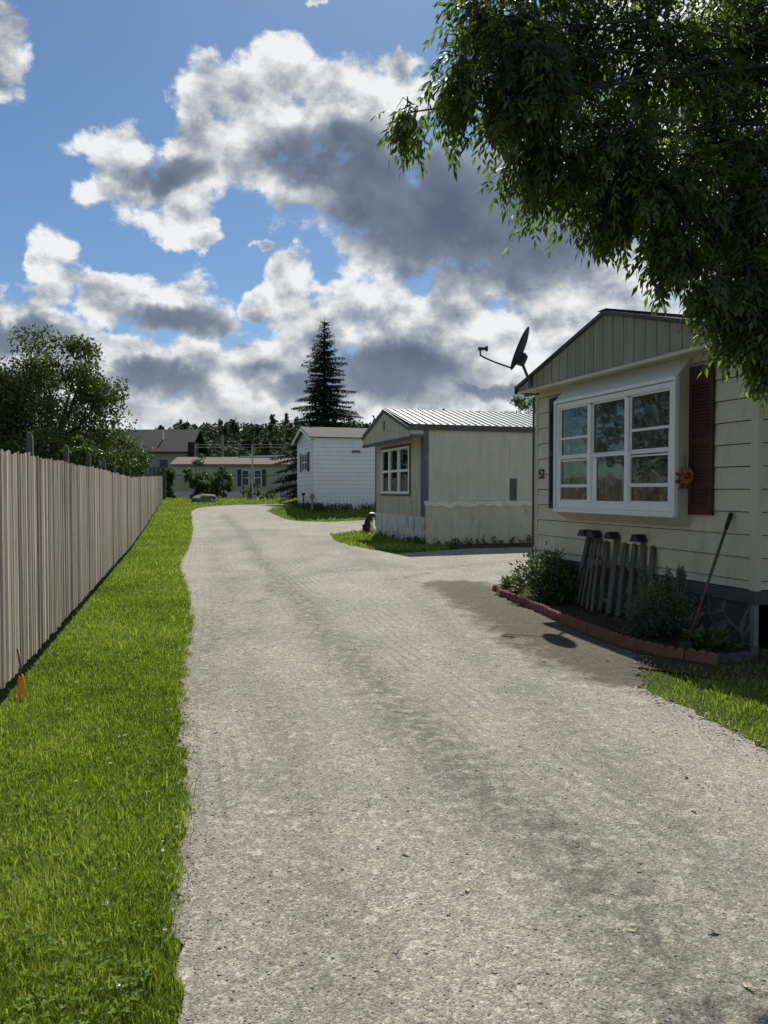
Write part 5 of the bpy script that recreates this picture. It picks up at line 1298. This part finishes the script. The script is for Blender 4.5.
lim.build('trunk', M['bark'], root, wp=root.location, smooth=True); twg.build('twigs', M['bark'], root, wp=root.location)
P0 = np.array(P0); D0 = np.array(D0)
# compound leaves: a terminal leaflet and two or three drooping pairs on a curved stalk
LP, LD, LN, LL = [], [], [], []
n = len(P0); side = unit(np.cross(D0, np.array([0, 0, 1.]) + r.normal(size=(n, 3))*.25)); up = unit(np.cross(side, D0))
rl = r.uniform(.11, .19, n)
for j, (t, sd_) in enumerate([(.35, -1), (.38, 1), (.62, -1), (.66, 1), (.85, -1), (.88, 1), (1., 0)]):
    base = P0 + D0*(rl*t)[:, None] - np.array([0, 0, 1.])*(rl*t*t*.35)[:, None]
    d_ = D0*(.7 if sd_ else 1.) + side*sd_*.75 + np.array([0, 0, -1.])*(r.uniform(.2, .8, n))[:, None] + r.normal(size=(n, 3))*.15
    keep = r.random(n) < .93
    LP.append(base[keep]); LD.append(d_[keep]); LN.append((up + r.normal(size=(n, 3))*.3)[keep]); LL.append((r.uniform(.042, .08, n)*(1.15 if sd_ == 0 else 1))[keep])
LP = np.concatenate(LP) - np.array(root.location); LD = np.concatenate(LD); LN = np.concatenate(LN); LL = np.concatenate(LL)
V, F, kk = leaves(LP, LD, LN, LL, LL*.34, fold=.12, droop=.12)
link('crown', npmesh('crown', V, F, [M['ashleaf']], rnd=np.repeat(np.clip(r.normal(.45, .25, len(LP)), 0, 1), kk)), root)
print('ash leaflets', len(LP))

r = np.random.default_rng(101); n = 900; ed2 = np.array([(2.36, 7.2), (2.2, 6.6), G(640, 690), G(700, 716), G(768, 752), (2.55, 3.6)])
t = r.uniform(0, len(ed2) - 1.001, n); i = t.astype(int); f = (t - i)[:, None]; P = ed2[i]*(1 - f) + ed2[i+1]*f + r.normal(0, .07, (n, 2))
sz = r.lognormal(math.log(.006), .5, n); VV = np.array([[1, 0, 0], [0, 1, 0], [-1, 0, 0], [0, -1, 0], [0, 0, .45], [0, 0, -.6]], float)[None]*r.uniform(.6, 1.3, (n, 6, 1))*sz[:, None, None] + np.column_stack([P, gz(P[:, 0], P[:, 1]) + .006])[:, None, :]
F = ((np.arange(n)*6)[:, None, None] + F8).reshape(-1, 3)
tag(link('edge_gravel', npmesh('edge_gravel', VV.reshape(-1, 3), F, [M['stones']], rnd=np.repeat(.3 + .7*r.random(n), 6))), 'pale loose stones along the edge of the right grass patch', 'gravel', kind='stuff')

# fallen leaves on the gravel
first = None; rr = random.Random(6)
spots = [(697, 816, 'pale fallen leaf lying at right of the gravel'), (755, 999, 'orange brown fallen leaf at lower right corner of the gravel'), (718, 941, 'greenish fallen leaf low on the right gravel'), (468, 897, 'small pale leaf at lower middle of the gravel'),
         (637, 939, 'curled tan leaf on the dark wheel track'), (689, 781, 'thin white leaf near the right grass edge'), (608, 663, 'white scrap on bare soil by the edging'), (545, 663, 'white scrap left of the edging on the gravel'), (405, 860, 'tiny pale leaf left of the dark wheel track')]
for px, py, lab in spots:
    x, y = G(px, py); s = .024*(1 if py > 700 else 1.2)
    mb = MB(); mb.add([(-s, 0, .006), (-.3*s, .42*s, .012), (s, 0, .016), (-.2*s, -.4*s, .004), (0, 0, .002)], [(0, 3, 4), (3, 2, 4), (2, 1, 4), (1, 0, 4)])
    ob = mb.build('fallen_leaf', M['drygrass'] if px != 608 else M['foam'], None); ob.location = (x, y, float(gz(x, y)) + .006); ob.rotation_euler = (0, 0, rr.uniform(0, 6.28)); tag(ob, lab, 'leaf', 'fallen leaves')
